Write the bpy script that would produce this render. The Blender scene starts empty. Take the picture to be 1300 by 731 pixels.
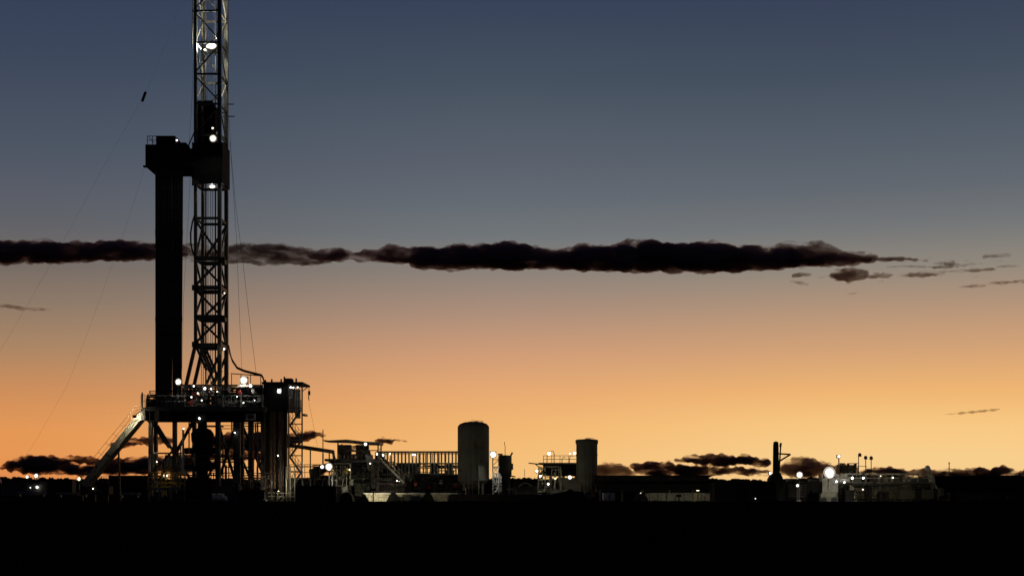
import bpy, bmesh, math, random
from mathutils import Vector, Matrix, noise
R = random.Random(7)
sc = bpy.context.scene
COL = sc.collection
F = 1805.6          # focal length in photo pixels
HX, HY, CAMZ = 650.0, 615.0, 1.8
def PX(x, d): return (x-HX)/F*d
def PZ(y, d): return CAMZ+(HY-y)/F*d
def W(x, y, d): return Vector((PX(x, d), d, PZ(y, d)))
def G(x, d): return Vector((PX(x, d), d, 0.0))
def gy(d): return HY+CAMZ*F/d

# ------------------------------------------------------------------ materials
def srgb(c):
    return tuple((v/255/12.92 if v/255 <= .04045 else ((v/255+.055)/1.055)**2.4) for v in c)
def mat(name, col, rough=.6, metal=0.0, var=.35, scale=1.5, rust=0.0, bump=.15):
    m = bpy.data.materials.new(name); m.use_nodes = True
    nt = m.node_tree; n = nt.nodes; l = nt.links
    b = n['Principled BSDF']
    b.inputs['Roughness'].default_value = rough
    b.inputs['Metallic'].default_value = metal
    tc = n.new('ShaderNodeTexCoord')
    nz = n.new('ShaderNodeTexNoise'); nz.inputs['Scale'].default_value = scale; nz.inputs['Detail'].default_value = 6
    l.new(tc.outputs['Object'], nz.inputs['Vector'])
    rp = n.new('ShaderNodeValToRGB')
    rp.color_ramp.elements[0].position = .3; rp.color_ramp.elements[1].position = .7
    rp.color_ramp.elements[0].color = (*[c*(1-var) for c in col], 1)
    rp.color_ramp.elements[1].color = (*[min(1, c*(1+var*.4)) for c in col], 1)
    l.new(nz.outputs['Fac'], rp.inputs['Fac'])
    out = rp.outputs['Color']
    if rust > 0:
        n2 = n.new('ShaderNodeTexNoise'); n2.inputs['Scale'].default_value = scale*2.3; n2.inputs['Detail'].default_value = 8
        l.new(tc.outputs['Object'], n2.inputs['Vector'])
        r2 = n.new('ShaderNodeValToRGB'); r2.color_ramp.elements[0].position = .62-rust*.3; r2.color_ramp.elements[1].position = .72-rust*.2
        l.new(n2.outputs['Fac'], r2.inputs['Fac'])
        mx = n.new('ShaderNodeMix'); mx.data_type = 'RGBA'
        l.new(r2.outputs['Color'], mx.inputs['Factor']); l.new(out, mx.inputs['A'])
        mx.inputs['B'].default_value = (.10, .04, .018, 1)
        out = mx.outputs['Result']
    l.new(out, b.inputs['Base Color'])
    if bump:
        bp = n.new('ShaderNodeBump'); bp.inputs['Strength'].default_value = bump; bp.inputs['Distance'].default_value = .03
        l.new(nz.outputs['Fac'], bp.inputs['Height']); l.new(bp.outputs['Normal'], b.inputs['Normal'])
    return m
def emit(name, col, strength):
    m = bpy.data.materials.new(name); m.use_nodes = True
    nt = m.node_tree; nt.nodes.clear()
    e = nt.nodes.new('ShaderNodeEmission'); o = nt.nodes.new('ShaderNodeOutputMaterial')
    e.inputs['Color'].default_value = (*col, 1); e.inputs['Strength'].default_value = strength
    nt.links.new(e.outputs[0], o.inputs['Surface'])
    return m
M = dict(
    mast=mat('mast_paint', (.25, .245, .165), .5, rust=.25),
    steel=mat('dark_steel', (.09, .088, .082), .55, rust=.3),
    black=mat('black_steel', (.018, .018, .017), .7),
    grey=mat('grey_paint', (.13, .13, .115), .5, rust=.2),
    pale=mat('pale_paint', (.45, .45, .36), .5, rust=.2),
    white=mat('white_paint', (.75, .75, .7), .5, rust=.12),
    green=mat('olive_paint', (.055, .06, .036), .5, rust=.25),
    bin=mat('bin_paint', (.62, .6, .42), .6, rust=.3, scale=2.2),
    yellow=mat('safety_yellow', (.6, .42, .06), .5, rust=.2),
    red=mat('machine_red', (.5, .05, .03), .45, rust=.1),
    brown=mat('rusty_pipe', (.2, .12, .06), .65, rust=.5),
    pipe=mat('drill_pipe_steel', (.11, .1, .09), .45, .6, rust=.4),
    silo=mat('silo_paint', (.12, .12, .09), .7, rust=.15, scale=.5),
    box=mat('container_paint', (.025, .027, .03), .55, rust=.2),
    wire=mat('wire_rope', (.06, .055, .05), .5, bump=0),
    rubber=mat('rubber', (.02, .02, .02), .7),
    glass=mat('dark_glass', (.02, .025, .03), .1, bump=0),
    bark=mat('bark', (.06, .045, .03), .8),
    leaf=mat('far_foliage', (.05, .045, .025), .8, scale=.2),
)
for k_ in ('black', 'rubber', 'box'): M[k_].node_tree.nodes['Principled BSDF'].inputs['Specular IOR Level'].default_value = .08
LAMP = {}
def lampmat(col, s):
    k = (col, s)
    if k not in LAMP: LAMP[k] = emit('lamp_glow', col, s)
    return LAMP[k]
COOL = (1.0, .97, .9); WARM = (1.0, .86, .6); WHITE = (1.0, .98, .93)

# ------------------------------------------------------------------ mesh builder
class MB:
    def __init__(s): s.v = []; s.f = []
    def add(s, vs, fs):
        b = len(s.v); s.v += [tuple(v) for v in vs]; s.f += [tuple(i+b for i in f) for f in fs]; return s
    def box(s, lo, hi):
        x0, y0, z0 = lo; x1, y1, z1 = hi
        return s.add([(x0,y0,z0),(x1,y0,z0),(x1,y1,z0),(x0,y1,z0),(x0,y0,z1),(x1,y0,z1),(x1,y1,z1),(x0,y1,z1)],
                     [(0,3,2,1),(4,5,6,7),(0,1,5,4),(1,2,6,5),(2,3,7,6),(3,0,4,7)])
    def pbox(s, x0, y0, x1, y1, d0, d1):          # front face given in photo pixels at depth d0
        return s.box((PX(x0, d0), d0, PZ(y1, d0)), (PX(x1, d0), d1, PZ(y0, d0)))
    def gbox(s, x0, y0, x1, d0, d1, z0=0.0):      # the same, standing at height z0
        return s.box((PX(x0, d0), d0, z0), (PX(x1, d0), d1, PZ(y0, d0)))
    def bar(s, a, b, w, h=None):
        a = Vector(a); b = Vector(b); h = h or w; t = (b-a).normalized()
        up = Vector((0, 0, 1)) if abs(t.z) < .95 else Vector((0, 1, 0))
        u = t.cross(up).normalized(); v = u.cross(t)
        vs = []
        for p in (a, b):
            for i, j in ((-1,-1),(1,-1),(1,1),(-1,1)): vs.append(p+u*(i*w/2)+v*(j*h/2))
        return s.add(vs, [(0,1,2,3),(7,6,5,4),(0,4,5,1),(1,5,6,2),(2,6,7,3),(3,7,4,0)])
    def tube(s, pts, r, n=8):
        pts = [Vector(p) for p in pts]; rings = []
        for i, p in enumerate(pts):
            t = (pts[min(i+1, len(pts)-1)]-pts[max(i-1, 0)]).normalized()
            up = Vector((0, 0, 1)) if abs(t.z) < .9 else Vector((0, 1, 0))
            u = t.cross(up).normalized(); v = u.cross(t)
            rings.append([p+(u*math.cos(k*2*math.pi/n)+v*math.sin(k*2*math.pi/n))*r for k in range(n)])
        vs = [v for ring in rings for v in ring]; fs = []
        for i in range(len(pts)-1):
            for k in range(n):
                a = i*n+k; b = i*n+(k+1) % n; fs.append((a, b, b+n, a+n))
        fs.append(tuple(range(n-1, -1, -1))); fs.append(tuple((len(pts)-1)*n+k for k in range(n)))
        return s.add(vs, fs)
    def lathe(s, c, prof, n=24, axis='z', caps=True):        # prof: list of (radius, height)
        vs = []; fs = []
        for r, h in prof:
            for k in range(n):
                a = k*2*math.pi/n
                p = (r*math.cos(a), r*math.sin(a), h)
                if axis == 'x': p = (h, p[0], p[1])
                if axis == 'y': p = (p[0], h, p[1])
                vs.append(Vector(c)+Vector(p))
        for i in range(len(prof)-1):
            for k in range(n):
                a = i*n+k; b = i*n+(k+1) % n; fs.append((a, b, b+n, a+n))
        if caps: fs.append(tuple(range(n-1, -1, -1))); fs.append(tuple((len(prof)-1)*n+k for k in range(n)))
        return s.add(vs, fs)
    def prism(s, poly, y0, y1):                   # poly: (x, z) outline, extruded along y
        n = len(poly)
        vs = [(x, y0, z) for x, z in poly]+[(x, y1, z) for x, z in poly]
        return s.add(vs, [tuple(range(n)), tuple(range(2*n-1, n-1, -1))]+[(i, i+n, (i+1) % n+n, (i+1) % n) for i in range(n)])
    def rail(s, a, b, h=1.1, step=1.2, r=.03, mids=1):
        a = Vector(a); b = Vector(b); n = max(1, round((b-a).length/step)); up = Vector((0, 0, h))
        for i in range(n+1):
            p = a.lerp(b, i/n); s.tube([p, p+up], r, 5)
        for k in range(mids+1):
            o = up*(1-k/(mids+1)); s.tube([a+o, b+o], r, 5)
        return s
    def build(s, name, m, parent=None, smooth=False, bev=0.0):
        me = bpy.data.meshes.new(name)
        off = Vector((0, 0, 0))
        if parent is not None:
            r = parent
            while r.parent is not None: r = r.parent
            off = r.location.copy()
        me.from_pydata([Vector(v)-off for v in s.v], [], s.f)
        bm = bmesh.new(); bm.from_mesh(me)
        bmesh.ops.recalc_face_normals(bm, faces=bm.faces)
        bm.to_mesh(me); bm.free()
        if smooth:
            for p in me.polygons: p.use_smooth = len(p.vertices) == 4
        me.materials.append(M[m] if isinstance(m, str) else m)
        o = bpy.data.objects.new(name, me); COL.objects.link(o)
        if parent is not None: o.parent = parent
        if bev:
            md = o.modifiers.new('bevel', 'BEVEL'); md.width = bev; md.segments = 2; md.limit_method = 'ANGLE'
        return o
def tag(o, label, cat, group=None):
    o['label'] = label; o['category'] = cat
    if group: o['group'] = group
    return o
def thing(name, label, cat, loc, group=None):
    o = bpy.data.objects.new(name, None); COL.objects.link(o)
    o.empty_display_size = .3; o.location = loc
    return tag(o, label, cat, group)
def structure(name, mb, m, **k):
    o = mb.build(name, m, **k); o['kind'] = 'structure'; return o

def flood(parent, x, y, d, rpx, strength, col=WHITE, name='floodlight', sq=1.0, k=.55, aim=(0, -.6, -.8), pt=False):
    """a floodlight: a housing with a bracket and a glowing lens that faces the yard"""
    c = W(x, y, d); r = rpx*d/F*.78; strength *= k*1.8
    h = MB()
    h.box((c.x-r*1.15*sq, c.y+.06, c.z-r*1.1), (c.x+r*1.15*sq, c.y+.45, c.z+r*1.1))
    h.bar((c.x, c.y+.25, c.z-r*1.9), (c.x, c.y+.25, c.z-r*1.0), .08)
    ho = h.build(name, 'black', parent)
    bw = MB().lathe(c, [(r*1.0, -.12), (r*.92, .0), (r*.7, .04), (r*.3, .05)], 16, 'y', caps=False)
    g = MB().lathe(c, [(r*.78, .02), (r*.77, -.10*r), (r*.6, -.26*r), (r*.28, -.36*r), (r*.05, -.4*r)], 14, 'y')
    for q in (bw, g):
        if sq != 1.0: q.v = [((v[0]-c.x)*sq+c.x, v[1], v[2]) for v in q.v]
    bw.build('reflector', 'white', ho, smooth=True)
    df = MB().lathe(c, [(r*1.28, .01), (r*1.05, -.06*r), (r*.8, -.08*r)], 20, 'y', caps=False)  # dim emissive ring added around the lens to give a soft glow falloff
    if sq != 1.0: df.v = [((v[0]-c.x)*sq+c.x, v[1], v[2]) for v in df.v]
    df.build('glow_ring', lampmat(tuple(round(q*f, 3) for q, f in zip(col, (1, .9, .72))), .45), ho, smooth=True)
    g.build('lens', lampmat(col, min(4.5, strength)), ho, smooth=True)
    power = 4*math.pi*strength*math.pi*(r*.8)**2*sq
    la = bpy.data.lights.new('lamp_light', 'POINT' if pt else 'SPOT'); la.energy = power; la.color = col; la.shadow_soft_size = min(.2, r*.5)
    if not pt: la.spot_size = 2.7; la.spot_blend = .6
    lo = bpy.data.objects.new('lamp_light', la); COL.objects.link(lo); lo.parent = ho
    root = ho
    while root.parent is not None: root = root.parent
    lo.location = c+Vector((0, -r*.5-.12, 0))-root.location
    lo.rotation_euler = Vector(aim).to_track_quat('-Z', 'Y').to_euler()
    return ho
def fill_lamp(label, x, y, d, strength, wpx=6, hpx=3, col=WARM, up=True):
    """an added fill lamp turned to the equipment: only its dark back faces the camera"""
    t = thing('lamp_post', label, 'lamp', G(x, d)); a, b = wpx/2, hpx/2
    MB().tube([G(x,d), W(x,y+b,d)], .05, 8).build('post', 'black', t)
    hd = MB().pbox(x-a, y-b, x+a, y+b, d-.1, d+.1).build('lamp_head', 'black', t)
    X0, X1, Z0, Z1 = PX(x-a+.3, d), PX(x+a-.3, d), PZ(y+b-.3, d), PZ(y-b, d)-.01
    if up: ln = MB().prism([(0, 0)]*0 or [(X0, Z0), (X1, Z0), (X1, Z1), (X0, Z1)], d+.103, d+.12); ln.v = [(v[0], v[1]+(.3 if v[2] < Z1-.01 else 0), v[2]) for v in ln.v]
    else: ln = MB().box((X0, d+.103, Z0), (X1, d+.13, Z1))
    ln.build('lens', lampmat(col, strength), hd)
    return t
def bulb(parent, x, y, d, rpx, strength, col=WHITE, name='lamp'):
    c = W(x, y, d); r = rpx*d/F*.85; b = MB(); strength *= .6
    b.lathe(c, [(.05*r, -r), (.6*r, -.8*r), (r, 0), (.8*r, .6*r), (.3*r, r)], 10)
    ho = MB().lathe(c, [(.35*r, r*1.02), (.9*r, r*1.05), (.5*r, r*1.6)], 10).build(name, 'black', parent)
    b.build('bulb', lampmat(col, min(9, strength)), ho, smooth=True)
    return ho
def pipework(mb, x0, y0, x1, y1, d0, d1, n, r=.05):
    for _ in range(n):
        p = Vector((R.uniform(x0, x1), R.uniform(y0, y1), R.uniform(d0, d1))); pts = [W(*p)]
        ax = R.choice((0, 1))
        for k in range(R.choice((1, 2, 2, 3))):
            q = p.copy()
            if ax == 0: q.x = min(x1, max(x0, p.x+R.choice((-1, 1))*R.uniform(.2, .7)*(x1-x0)))
            else: q.y = min(y1, max(y0, p.y+R.choice((-1, 1))*R.uniform(.3, .8)*(y1-y0)))
            if (q-p).length > .5: pts.append(W(*q)); p = q
            ax = 1-ax
        if len(pts) > 1: mb.tube(pts, r*R.uniform(.6, 1.4), 6)
    return mb
def valve(parent, x, y, d, s=.25, m='red'):
    c = W(x, y, d); b = MB()
    b.lathe(c, [(s*.5, -s), (s*.5, -s*.6), (s*.3, -s*.5), (s*.35, s*.5), (s*.5, s*.6), (s*.5, s)], 10)
    b.tube([c, c+Vector((0, -s*1.4, 0))], s*.12, 6)
    b.lathe(c+Vector((0, -s*1.4, 0)), [(s*.65, -.02), (s*.7, 0), (s*.65, .02)], 12, 'y')
    return b.build('valve', m, parent)

# ------------------------------------------------------------------ camera, world
cam = bpy.data.cameras.new('camera'); co = bpy.data.objects.new('camera', cam); COL.objects.link(co)
co.location = (0, 0, CAMZ); co.rotation_euler = (math.pi/2, 0, 0)
cam.lens = 50.0; cam.sensor_width = 36; cam.shift_y = (HY-365.5)/1300
cam.clip_start = .2; cam.clip_end = 90000
sc.camera = co
sc.view_settings.view_transform = 'Standard'; sc.view_settings.look = 'None'
sc.view_settings.exposure = 0; sc.view_settings.gamma = 1; sc.view_settings.use_curve_mapping = False
cy = sc.cycles
cy.use_denoising = True; cy.max_bounces = 5; cy.transparent_max_bounces = 64; cy.volume_bounces = 1
cy.sample_clamp_indirect = 3; cy.volume_step_rate = 1.0

w = bpy.data.worlds.new('World'); sc.world = w; w.use_nodes = True
nt = w.node_tree; N = nt.nodes; L = nt.links
bg = N['Background']; wo = N['World Output']
def math_(op, a, b=None, c=None):
    m = N.new('ShaderNodeMath'); m.operation = op
    for i, v in enumerate((a, b, c)):
        if v is None: continue
        if isinstance(v, (int, float)): m.inputs[i].default_value = v
        else: L.new(v, m.inputs[i])
    return m.outputs[0]
tc = N.new('ShaderNodeTexCoord'); sp = N.new('ShaderNodeSeparateXYZ'); L.new(tc.outputs['Generated'], sp.inputs[0])
hor = math_('SQRT', math_('ADD', math_('MULTIPLY', sp.outputs['X'], sp.outputs['X']), math_('MULTIPLY', sp.outputs['Y'], sp.outputs['Y'])))
tan_el = math_('DIVIDE', sp.outputs['Z'], math_('MAXIMUM', hor, .02))
# a tall frame's corners see the sky obliquely: the twilight bands follow great distance, nearly level
fac = math_('MULTIPLY', tan_el, 2.0)
def sky_ramp(stops):
    r = N.new('ShaderNodeValToRGB'); cr = r.color_ramp
    while len(cr.elements) > 1: cr.elements.remove(cr.elements[-1])
    for i, (y, c) in enumerate(stops):
        p = max(0, min(1, (HY-y)/F*2.0))
        e = cr.elements[0] if i == 0 else cr.elements.new(p)
        e.position = p; e.color = (*srgb(c), 1)
    L.new(fac, r.inputs['Fac']); return r.outputs['Color']
mid = sky_ramp([(615, (245,191,121)), (580, (244,189,119)), (540, (241,181,113)), (500, (232,170,114)), (450, (208,156,119)), (400, (175,143,122)),
                (350, (142,130,121)), (300, (112,117,120)), (250, (98,105,114)), (200, (89,96,108)), (100, (69,81,95)), (0, (55,65,88)), (-280, (36,41,66))])
lef = sky_ramp([(615, (222,138,78)), (580, (230,150,84)), (550, (227,151,86)), (500, (204,141,91)), (450, (170,133,100)), (400, (142,121,103)),
                (350, (115,106,100)), (300, (96,97,103)), (250, (86,91,103)), (200, (75,84,98)), (100, (60,71,91)), (0, (51,61,86)), (-280, (36,41,66))])
rig_ = sky_ramp([(615, (247,204,140)), (580, (248,206,141)), (540, (247,199,129)), (500, (238,180,114)), (450, (211,162,118)), (400, (181,148,121)),
                (350, (144,135,123)), (300, (116,118,119)), (250, (98,104,112)), (200, (86,95,106)), (100, (66,77,93)), (0, (55,64,87)), (-280, (36,41,64))])
bak = sky_ramp([(615, (18,20,30)), (500, (22,25,38)), (300, (24,28,46)), (0, (22,25,42)), (-280, (14,16,30))])
az = math_('ARCTAN2', sp.outputs['X'], sp.outputs['Y'])
def ssmooth(x, a, b):
    m = N.new('ShaderNodeMapRange'); m.interpolation_type = 'SMOOTHSTEP'
    L.new(x, m.inputs['Value']); m.inputs['From Min'].default_value = a; m.inputs['From Max'].default_value = b
    return m.outputs['Result']
def mixc(f, a, b):
    m = N.new('ShaderNodeMix'); m.data_type = 'RGBA'; L.new(f, m.inputs['Factor']); L.new(a, m.inputs['A']); L.new(b, m.inputs['B'])
    return m.outputs['Result']
colr = mixc(ssmooth(az, -.36, .02), lef, mid)
colr = mixc(ssmooth(az, -.05, .26), colr, rig_)
glow_d = math_('ABSOLUTE', math_('SUBTRACT', az, .19))
colr = mixc(ssmooth(glow_d, .75, 1.9), colr, bak)
zen = N.new('ShaderNodeMapRange'); L.new(sp.outputs['Z'], zen.inputs['Value'])
zen.inputs['From Min'].default_value = .42; zen.inputs['From Max'].default_value = .95; zen.inputs['To Min'].default_value = 1; zen.inputs['To Max'].default_value = .3
dim = N.new('ShaderNodeVectorMath'); dim.operation = 'SCALE'; L.new(colr, dim.inputs[0]); L.new(zen.outputs[0], dim.inputs['Scale'])
L.new(dim.outputs[0], bg.inputs['Color']); bg.inputs['Strength'].default_value = 1.0
# the physical dusk sky: the sun is already under the horizon, behind the far end of the yard
sky = N.new('ShaderNodeTexSky'); sky.sky_type = 'NISHITA'; sky.sun_disc = False
sky.sun_elevation = math.radians(-4.5); sky.sun_rotation = math.radians(11)
bg2 = N.new('ShaderNodeBackground'); L.new(sky.outputs[0], bg2.inputs['Color']); bg2.inputs['Strength'].default_value = .02
ad = N.new('ShaderNodeAddShader'); L.new(bg.outputs[0], ad.inputs[0]); L.new(bg2.outputs[0], ad.inputs[1]); L.new(ad.outputs[0], wo.inputs['Surface'])

# ------------------------------------------------------------------ ground
def ground():
    mb = MB()
    xs = sorted(set([-30000, -8000, -2500, -900, -400, -200, -130, -90, 90, 130, 200, 400, 900, 2500, 8000, 30000]+[i*1.25 for i in range(-56, 57)]))
    ys = [-400, -100, -20]+[-6+i*.16 for i in range(int(114/.16))]+[109, 112, 116, 121, 130, 140, 150, 160, 180, 220, 280, 400, 700, 1300, 3000, 8000, 20000, 60000]
    for y in ys:
        for x in xs:
            z = math.exp(-((y-98)/6.5)**2)*.5
            if abs(x) < 91 and -20 < y < 112:
                z += .07*noise.noise(Vector((x*.11, y*.1, 3)))+.03*noise.noise(Vector((x*.6, y*.5, 8)))
                ph = y/.62+.55*noise.noise(Vector((x*.05, y*.06, 21)))         # ridges added to darken the field: only their unlit faces show to the camera
                f = ph-math.floor(ph); z += (abs(f-.5)*2)*(.17+.05*noise.noise(Vector((x*.9, y*1.1, 5))))
            mb.v.append((x, y, z))
    nx = len(xs)
    for j in range(len(ys)-1):
        for i in range(nx-1):
            a = j*nx+i; mb.f.append((a, a+1, a+1+nx, a+nx))
    m = mat('dark_soil', (.022, .018, .013), 1.0, var=.5, scale=.35, bump=.5)
    m.node_tree.nodes['Principled BSDF'].inputs['Specular IOR Level'].default_value = 0
    structure('ground', mb, m)
ground()

# ------------------------------------------------------------------ clouds
def cloud_mat(name, dens, tint=(.45, .30, .26), sc_=.0035, thr=(.30, .55), col=(.16, .12, .13)):
    m = bpy.data.materials.new(name); m.use_nodes = True
    nt = m.node_tree; n = nt.nodes; l = nt.links; n.clear()
    o = n.new('ShaderNodeOutputMaterial'); v = n.new('ShaderNodeVolumePrincipled')
    v.inputs['Color'].default_value = (*col, 1)
    v.inputs['Absorption Color'].default_value = (*tint, 1)
    tcn = n.new('ShaderNodeTexCoord'); mp = n.new('ShaderNodeMapping'); mp.inputs['Scale'].default_value = (.7, .8, 2.2)
    nz = n.new('ShaderNodeTexNoise'); nz.inputs['Scale'].default_value = sc_; nz.inputs['Detail'].default_value = 5; nz.inputs['Roughness'].default_value = .62
    l.new(tcn.outputs['Object'], mp.inputs[0]); l.new(mp.outputs[0], nz.inputs['Vector'])
    mr = n.new('ShaderNodeMapRange'); mr.interpolation_type = 'SMOOTHSTEP'
    mr.inputs['From Min'].default_value = thr[0]; mr.inputs['From Max'].default_value = thr[1]
    mr.inputs['To Min'].default_value = 0.0; mr.inputs['To Max'].default_value = dens
    l.new(nz.outputs['Fac'], mr.inputs['Value']); l.new(mr.outputs['Result'], v.inputs['Density'])
    l.new(v.outputs[0], o.inputs['Volume'])
    return m
CM = dict(dense=cloud_mat('cloud_dense', .075, thr=(.34, .56), sc_=.010, tint=(.50, .31, .28), col=(.24, .22, .27)),
          mid=cloud_mat('cloud_mid', .075, thr=(.38, .58), sc_=.012, tint=(.46, .32, .28)),
          veil=cloud_mat('cloud_veil', .055, thr=(.42, .64), sc_=.014, tint=(.46, .34, .30)),
          low=cloud_mat('cloud_low', .065, thr=(.38, .56), sc_=.0052, tint=(.38, .21, .18), col=(.34, .27, .28)),
          lowthin=cloud_mat('cloud_low_thin', .026, thr=(.36, .58), sc_=.005, tint=(.44, .25, .20), col=(.34, .25, .25)),
          streak=cloud_mat('cloud_streak', .03, thr=(.2, .4), sc_=.003, tint=(.46, .30, .24), col=(.34, .25, .25)))
ICO = None
def ico():
    global ICO
    if ICO is None:
        bm = bmesh.new(); bmesh.ops.create_icosphere(bm, subdivisions=2, radius=1)
        ICO = ([v.co.copy() for v in bm.verts], [tuple(v.index for v in f.verts) for f in bm.faces]); bm.free()
    return ICO
def cloud(label, prof, d, m, lump=1.0, step=None, voxel=None, thick=1.0, group=None, rough=1.25):
    """prof: (x, top, bottom) along the cloud in photo pixels at distance d; billowing puffs fused into one closed volume"""
    vs, fs = ico(); mb = MB(); px = d/F
    x0, x1 = prof[0][0], prof[-1][0]
    hm = max(b-t for _, t, b in prof); voxel = voxel or px*max(.4, min(1.0, hm*.16))
    def at(x):
        for a, b in zip(prof, prof[1:]):
            if a[0] <= x <= b[0]:
                t = (x-a[0])/max(1e-6, b[0]-a[0]); return a[1]+(b[1]-a[1])*t, a[2]+(b[2]-a[2])*t
        return prof[-1][1:]
    x = x0
    while x <= x1:
        t, b = at(x); h = max(1.1, b-t); base = b
        for k in range(3 if h > 8 else 2):
            rr = h*R.uniform(.3, .52)*lump if k else h*.5
            rr = max(rr, .6)
            cyy = R.uniform(t+rr*.9, max(t+rr*.9+.1, b-rr*.75)) if k else (t+b)/2
            cx = x+R.uniform(-.5, .5)*h*.8; yd = d+R.uniform(-.6, .6)*h*px*thick
            c = W(cx, cyy, yd); sx = R.uniform(1.1, 1.9) if h > 4 else R.uniform(2.2, 4.2)
            if k == 0 and h > 4: sx = 1.2
            mb.add([(c.x+v.x*rr*px*sx, c.y+v.y*rr*px*1.6*thick, c.z+v.z*rr*px) for v in vs], fs)
        if h > 9 or (d > 9000 and h > 5):                                    # cauliflower heads along the top, ragged shreds below
            for k in range(3):
                rr = R.choice((2.5, 3.5, 5, 7))*R.uniform(.8, 1.2)*(1 if d < 9000 else .5); c = W(x+R.uniform(-.5, .5)*h*.6, t+rr*R.uniform(.35, .9), d+R.uniform(-.4, .4)*h*px*thick)
                mb.add([(c.x+v.x*rr*px*1.7, c.y+v.y*rr*px*1.5, c.z+v.z*rr*px) for v in vs], fs)
            if R.random() < .6:
                rr = R.uniform(1.0, 2.2)*(1 if d < 9000 else .7); c = W(x+R.uniform(-.5, .5)*h*.6, b-R.uniform(-.8, 1.2), d)
                mb.add([(c.x+v.x*rr*px*3.2, c.y+v.y*rr*px*3, c.z+v.z*rr*px) for v in vs], fs)
        x += (step or max(1.5, h*.36))
    tmp = mb.build('cloud', CM[m])
    md = tmp.modifiers.new('fuse', 'REMESH'); md.mode = 'VOXEL'; md.voxel_size = voxel or px*1.1
    dg = bpy.context.evaluated_depsgraph_get()
    me = bpy.data.meshes.new_from_object(tmp.evaluated_get(dg))
    old = tmp.data; tmp.modifiers.clear(); tmp.data = me; bpy.data.meshes.remove(old)
    bm = bmesh.new(); bm.from_mesh(me)
    bm.normal_update()
    disp = []
    s1 = 1/(7*px); s2 = 1/(2.6*px)
    for v in bm.verts:
        n1 = noise.noise(v.co*s1)*1.5+noise.noise(v.co*s2)*.8
        disp.append(v.normal*(n1*px*(rough if d < 9000 else 2.1)*min(1, hm/7)))
    for v, q in zip(bm.verts, disp): v.co += Vector((q.x, q.y, q.z))
    bm.to_mesh(me); bm.free()
    md = tmp.modifiers.new('fuse', 'REMESH'); md.mode = 'VOXEL'; md.voxel_size = voxel or px*.9
    dg = bpy.context.evaluated_depsgraph_get(); dg.update()
    me = bpy.data.meshes.new_from_object(tmp.evaluated_get(dg))
    old = tmp.data; tmp.modifiers.clear(); tmp.data = me; bpy.data.meshes.remove(old)
    bm = bmesh.new(); bm.from_mesh(me)
    seen = set(); isl = []                            # keep the outer shells: drop specks and inner voids left by fusing
    for v0 in bm.verts:
        if v0 in seen: continue
        st = [v0]; seen.add(v0); comp = []
        while st:
            v = st.pop(); comp.append(v)
            for e in v.link_edges:
                u = e.other_vert(v)
                if u not in seen: seen.add(u); st.append(u)
        isl.append(comp)
    big = max(len(c) for c in isl)
    bmesh.ops.delete(bm, geom=[v for c in isl if len(c) < max(30, big*.04) for v in c], context='VERTS')
    bm.to_mesh(me); bm.free()
    o0 = Vector(W((x0+x1)/2, prof[0][1], d))
    me.transform(Matrix.Translation(-o0)); tmp.location = o0
    for p in me.polygons: p.use_smooth = True
    if not me.materials: me.materials.append(CM[m])
    return tag(tmp, label, 'cloud', group)
cloud('long dark cloud bank with a lumpy top and reddish underside above the silos',
      [(395,323,329),(415,317,331),(430,318,331),(445,323,329),(465,319,330),(480,321,330),(500,315,333),(525,317,334),(540,313,343),(560,316,343),(580,312,342),(600,316,341),(620,311,341),(650,308,341),(675,314,340),(700,318,341),(715,317,341),(740,311,342),(760,315,342),(780,313,343),(810,304,344),(835,312,344),(850,309,344),(872,314,344),(900,307,345),(930,314,344),(950,312,343),(985,316,341),(1020,319,338),(1060,323,336),(1105,328,333)], 6000, 'dense', thick=1.5)
cloud('dark end of the cloud bank at the edge of the sky, behind the racked pipes',
      [(-70,309,334),(0,307,334),(50,307,334),(100,309,332),(150,307,330),(195,310,329),(236,314,324)], 6200, 'dense', thick=1.3)
cloud('thin brownish torn veil of cloud just beside the lattice mast',
      [(160,320,329),(200,314,328),(245,312,330),(290,312,333),(330,309,335),(360,313,336),(395,318,336),(420,322,333)], 6350, 'veil', thick=1.4)
cloud('thin ragged tip that trails off the long dark bank', [(1070,325,331),(1095,321,333),(1112,326,331),(1130,327,332),(1150,326,331),(1168,329,330.5)], 6010, 'mid')
cloud('brown tattered lumps on top of the far end of the long bank', [(975,313,320),(990,310,319),(1003,309,320),(1018,312,322),(1036,308,320),(1046,312,322),(1070,318,324),(1096,319,323)], 6020, 'mid')
for lb, pr, m in (('short dark streak just beyond the round puff and above the oval shred', [(1128,338,340),(1150,336,339),(1172,337,340),(1190,339,341)], 'mid'),
                  ('dark curled shred over the long feathery one', [(1188,338,341),(1198,334,341),(1208,336,340),(1216,339,341)], 'mid'),
                  ('tiny dark speck of cloud close under the round puff', [(1078,372,374),(1084,370,373),(1090,369,371)], 'veil'),
                  ('small faint scrap of cloud below the tiny double one', [(1008,356,359),(1016,357,362),(1024,359,363)], 'veil'),
                  ('small grey scrap between the feathery shred and the frame edge', [(1268,337,340),(1280,335,339),(1296,337,339)], 'veil')):
    cloud(lb, pr, 6080, m)
for x, y, a in ((1126,331,7),(1180,327,5),(1210,331,6),(1228,330,5),(1246,334,6),(1168,352,7),(1120,356,5),(1196,349,8),(1272,331,5),(1240,351,6),(1046,351,5),(1150,331,6)):
    cloud('tiny feathery cloud fleck among the shreds beyond the long dark bank', [(x-a,y+.6,y+1.6),(x-a*.3,y-.5,y+1.8),(x+a*.4,y-1.1,y+1.0),(x+a,y-.6,y+.3)], 6090, 'veil', group='tiny flecks beyond the long cloud bank')
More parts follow.
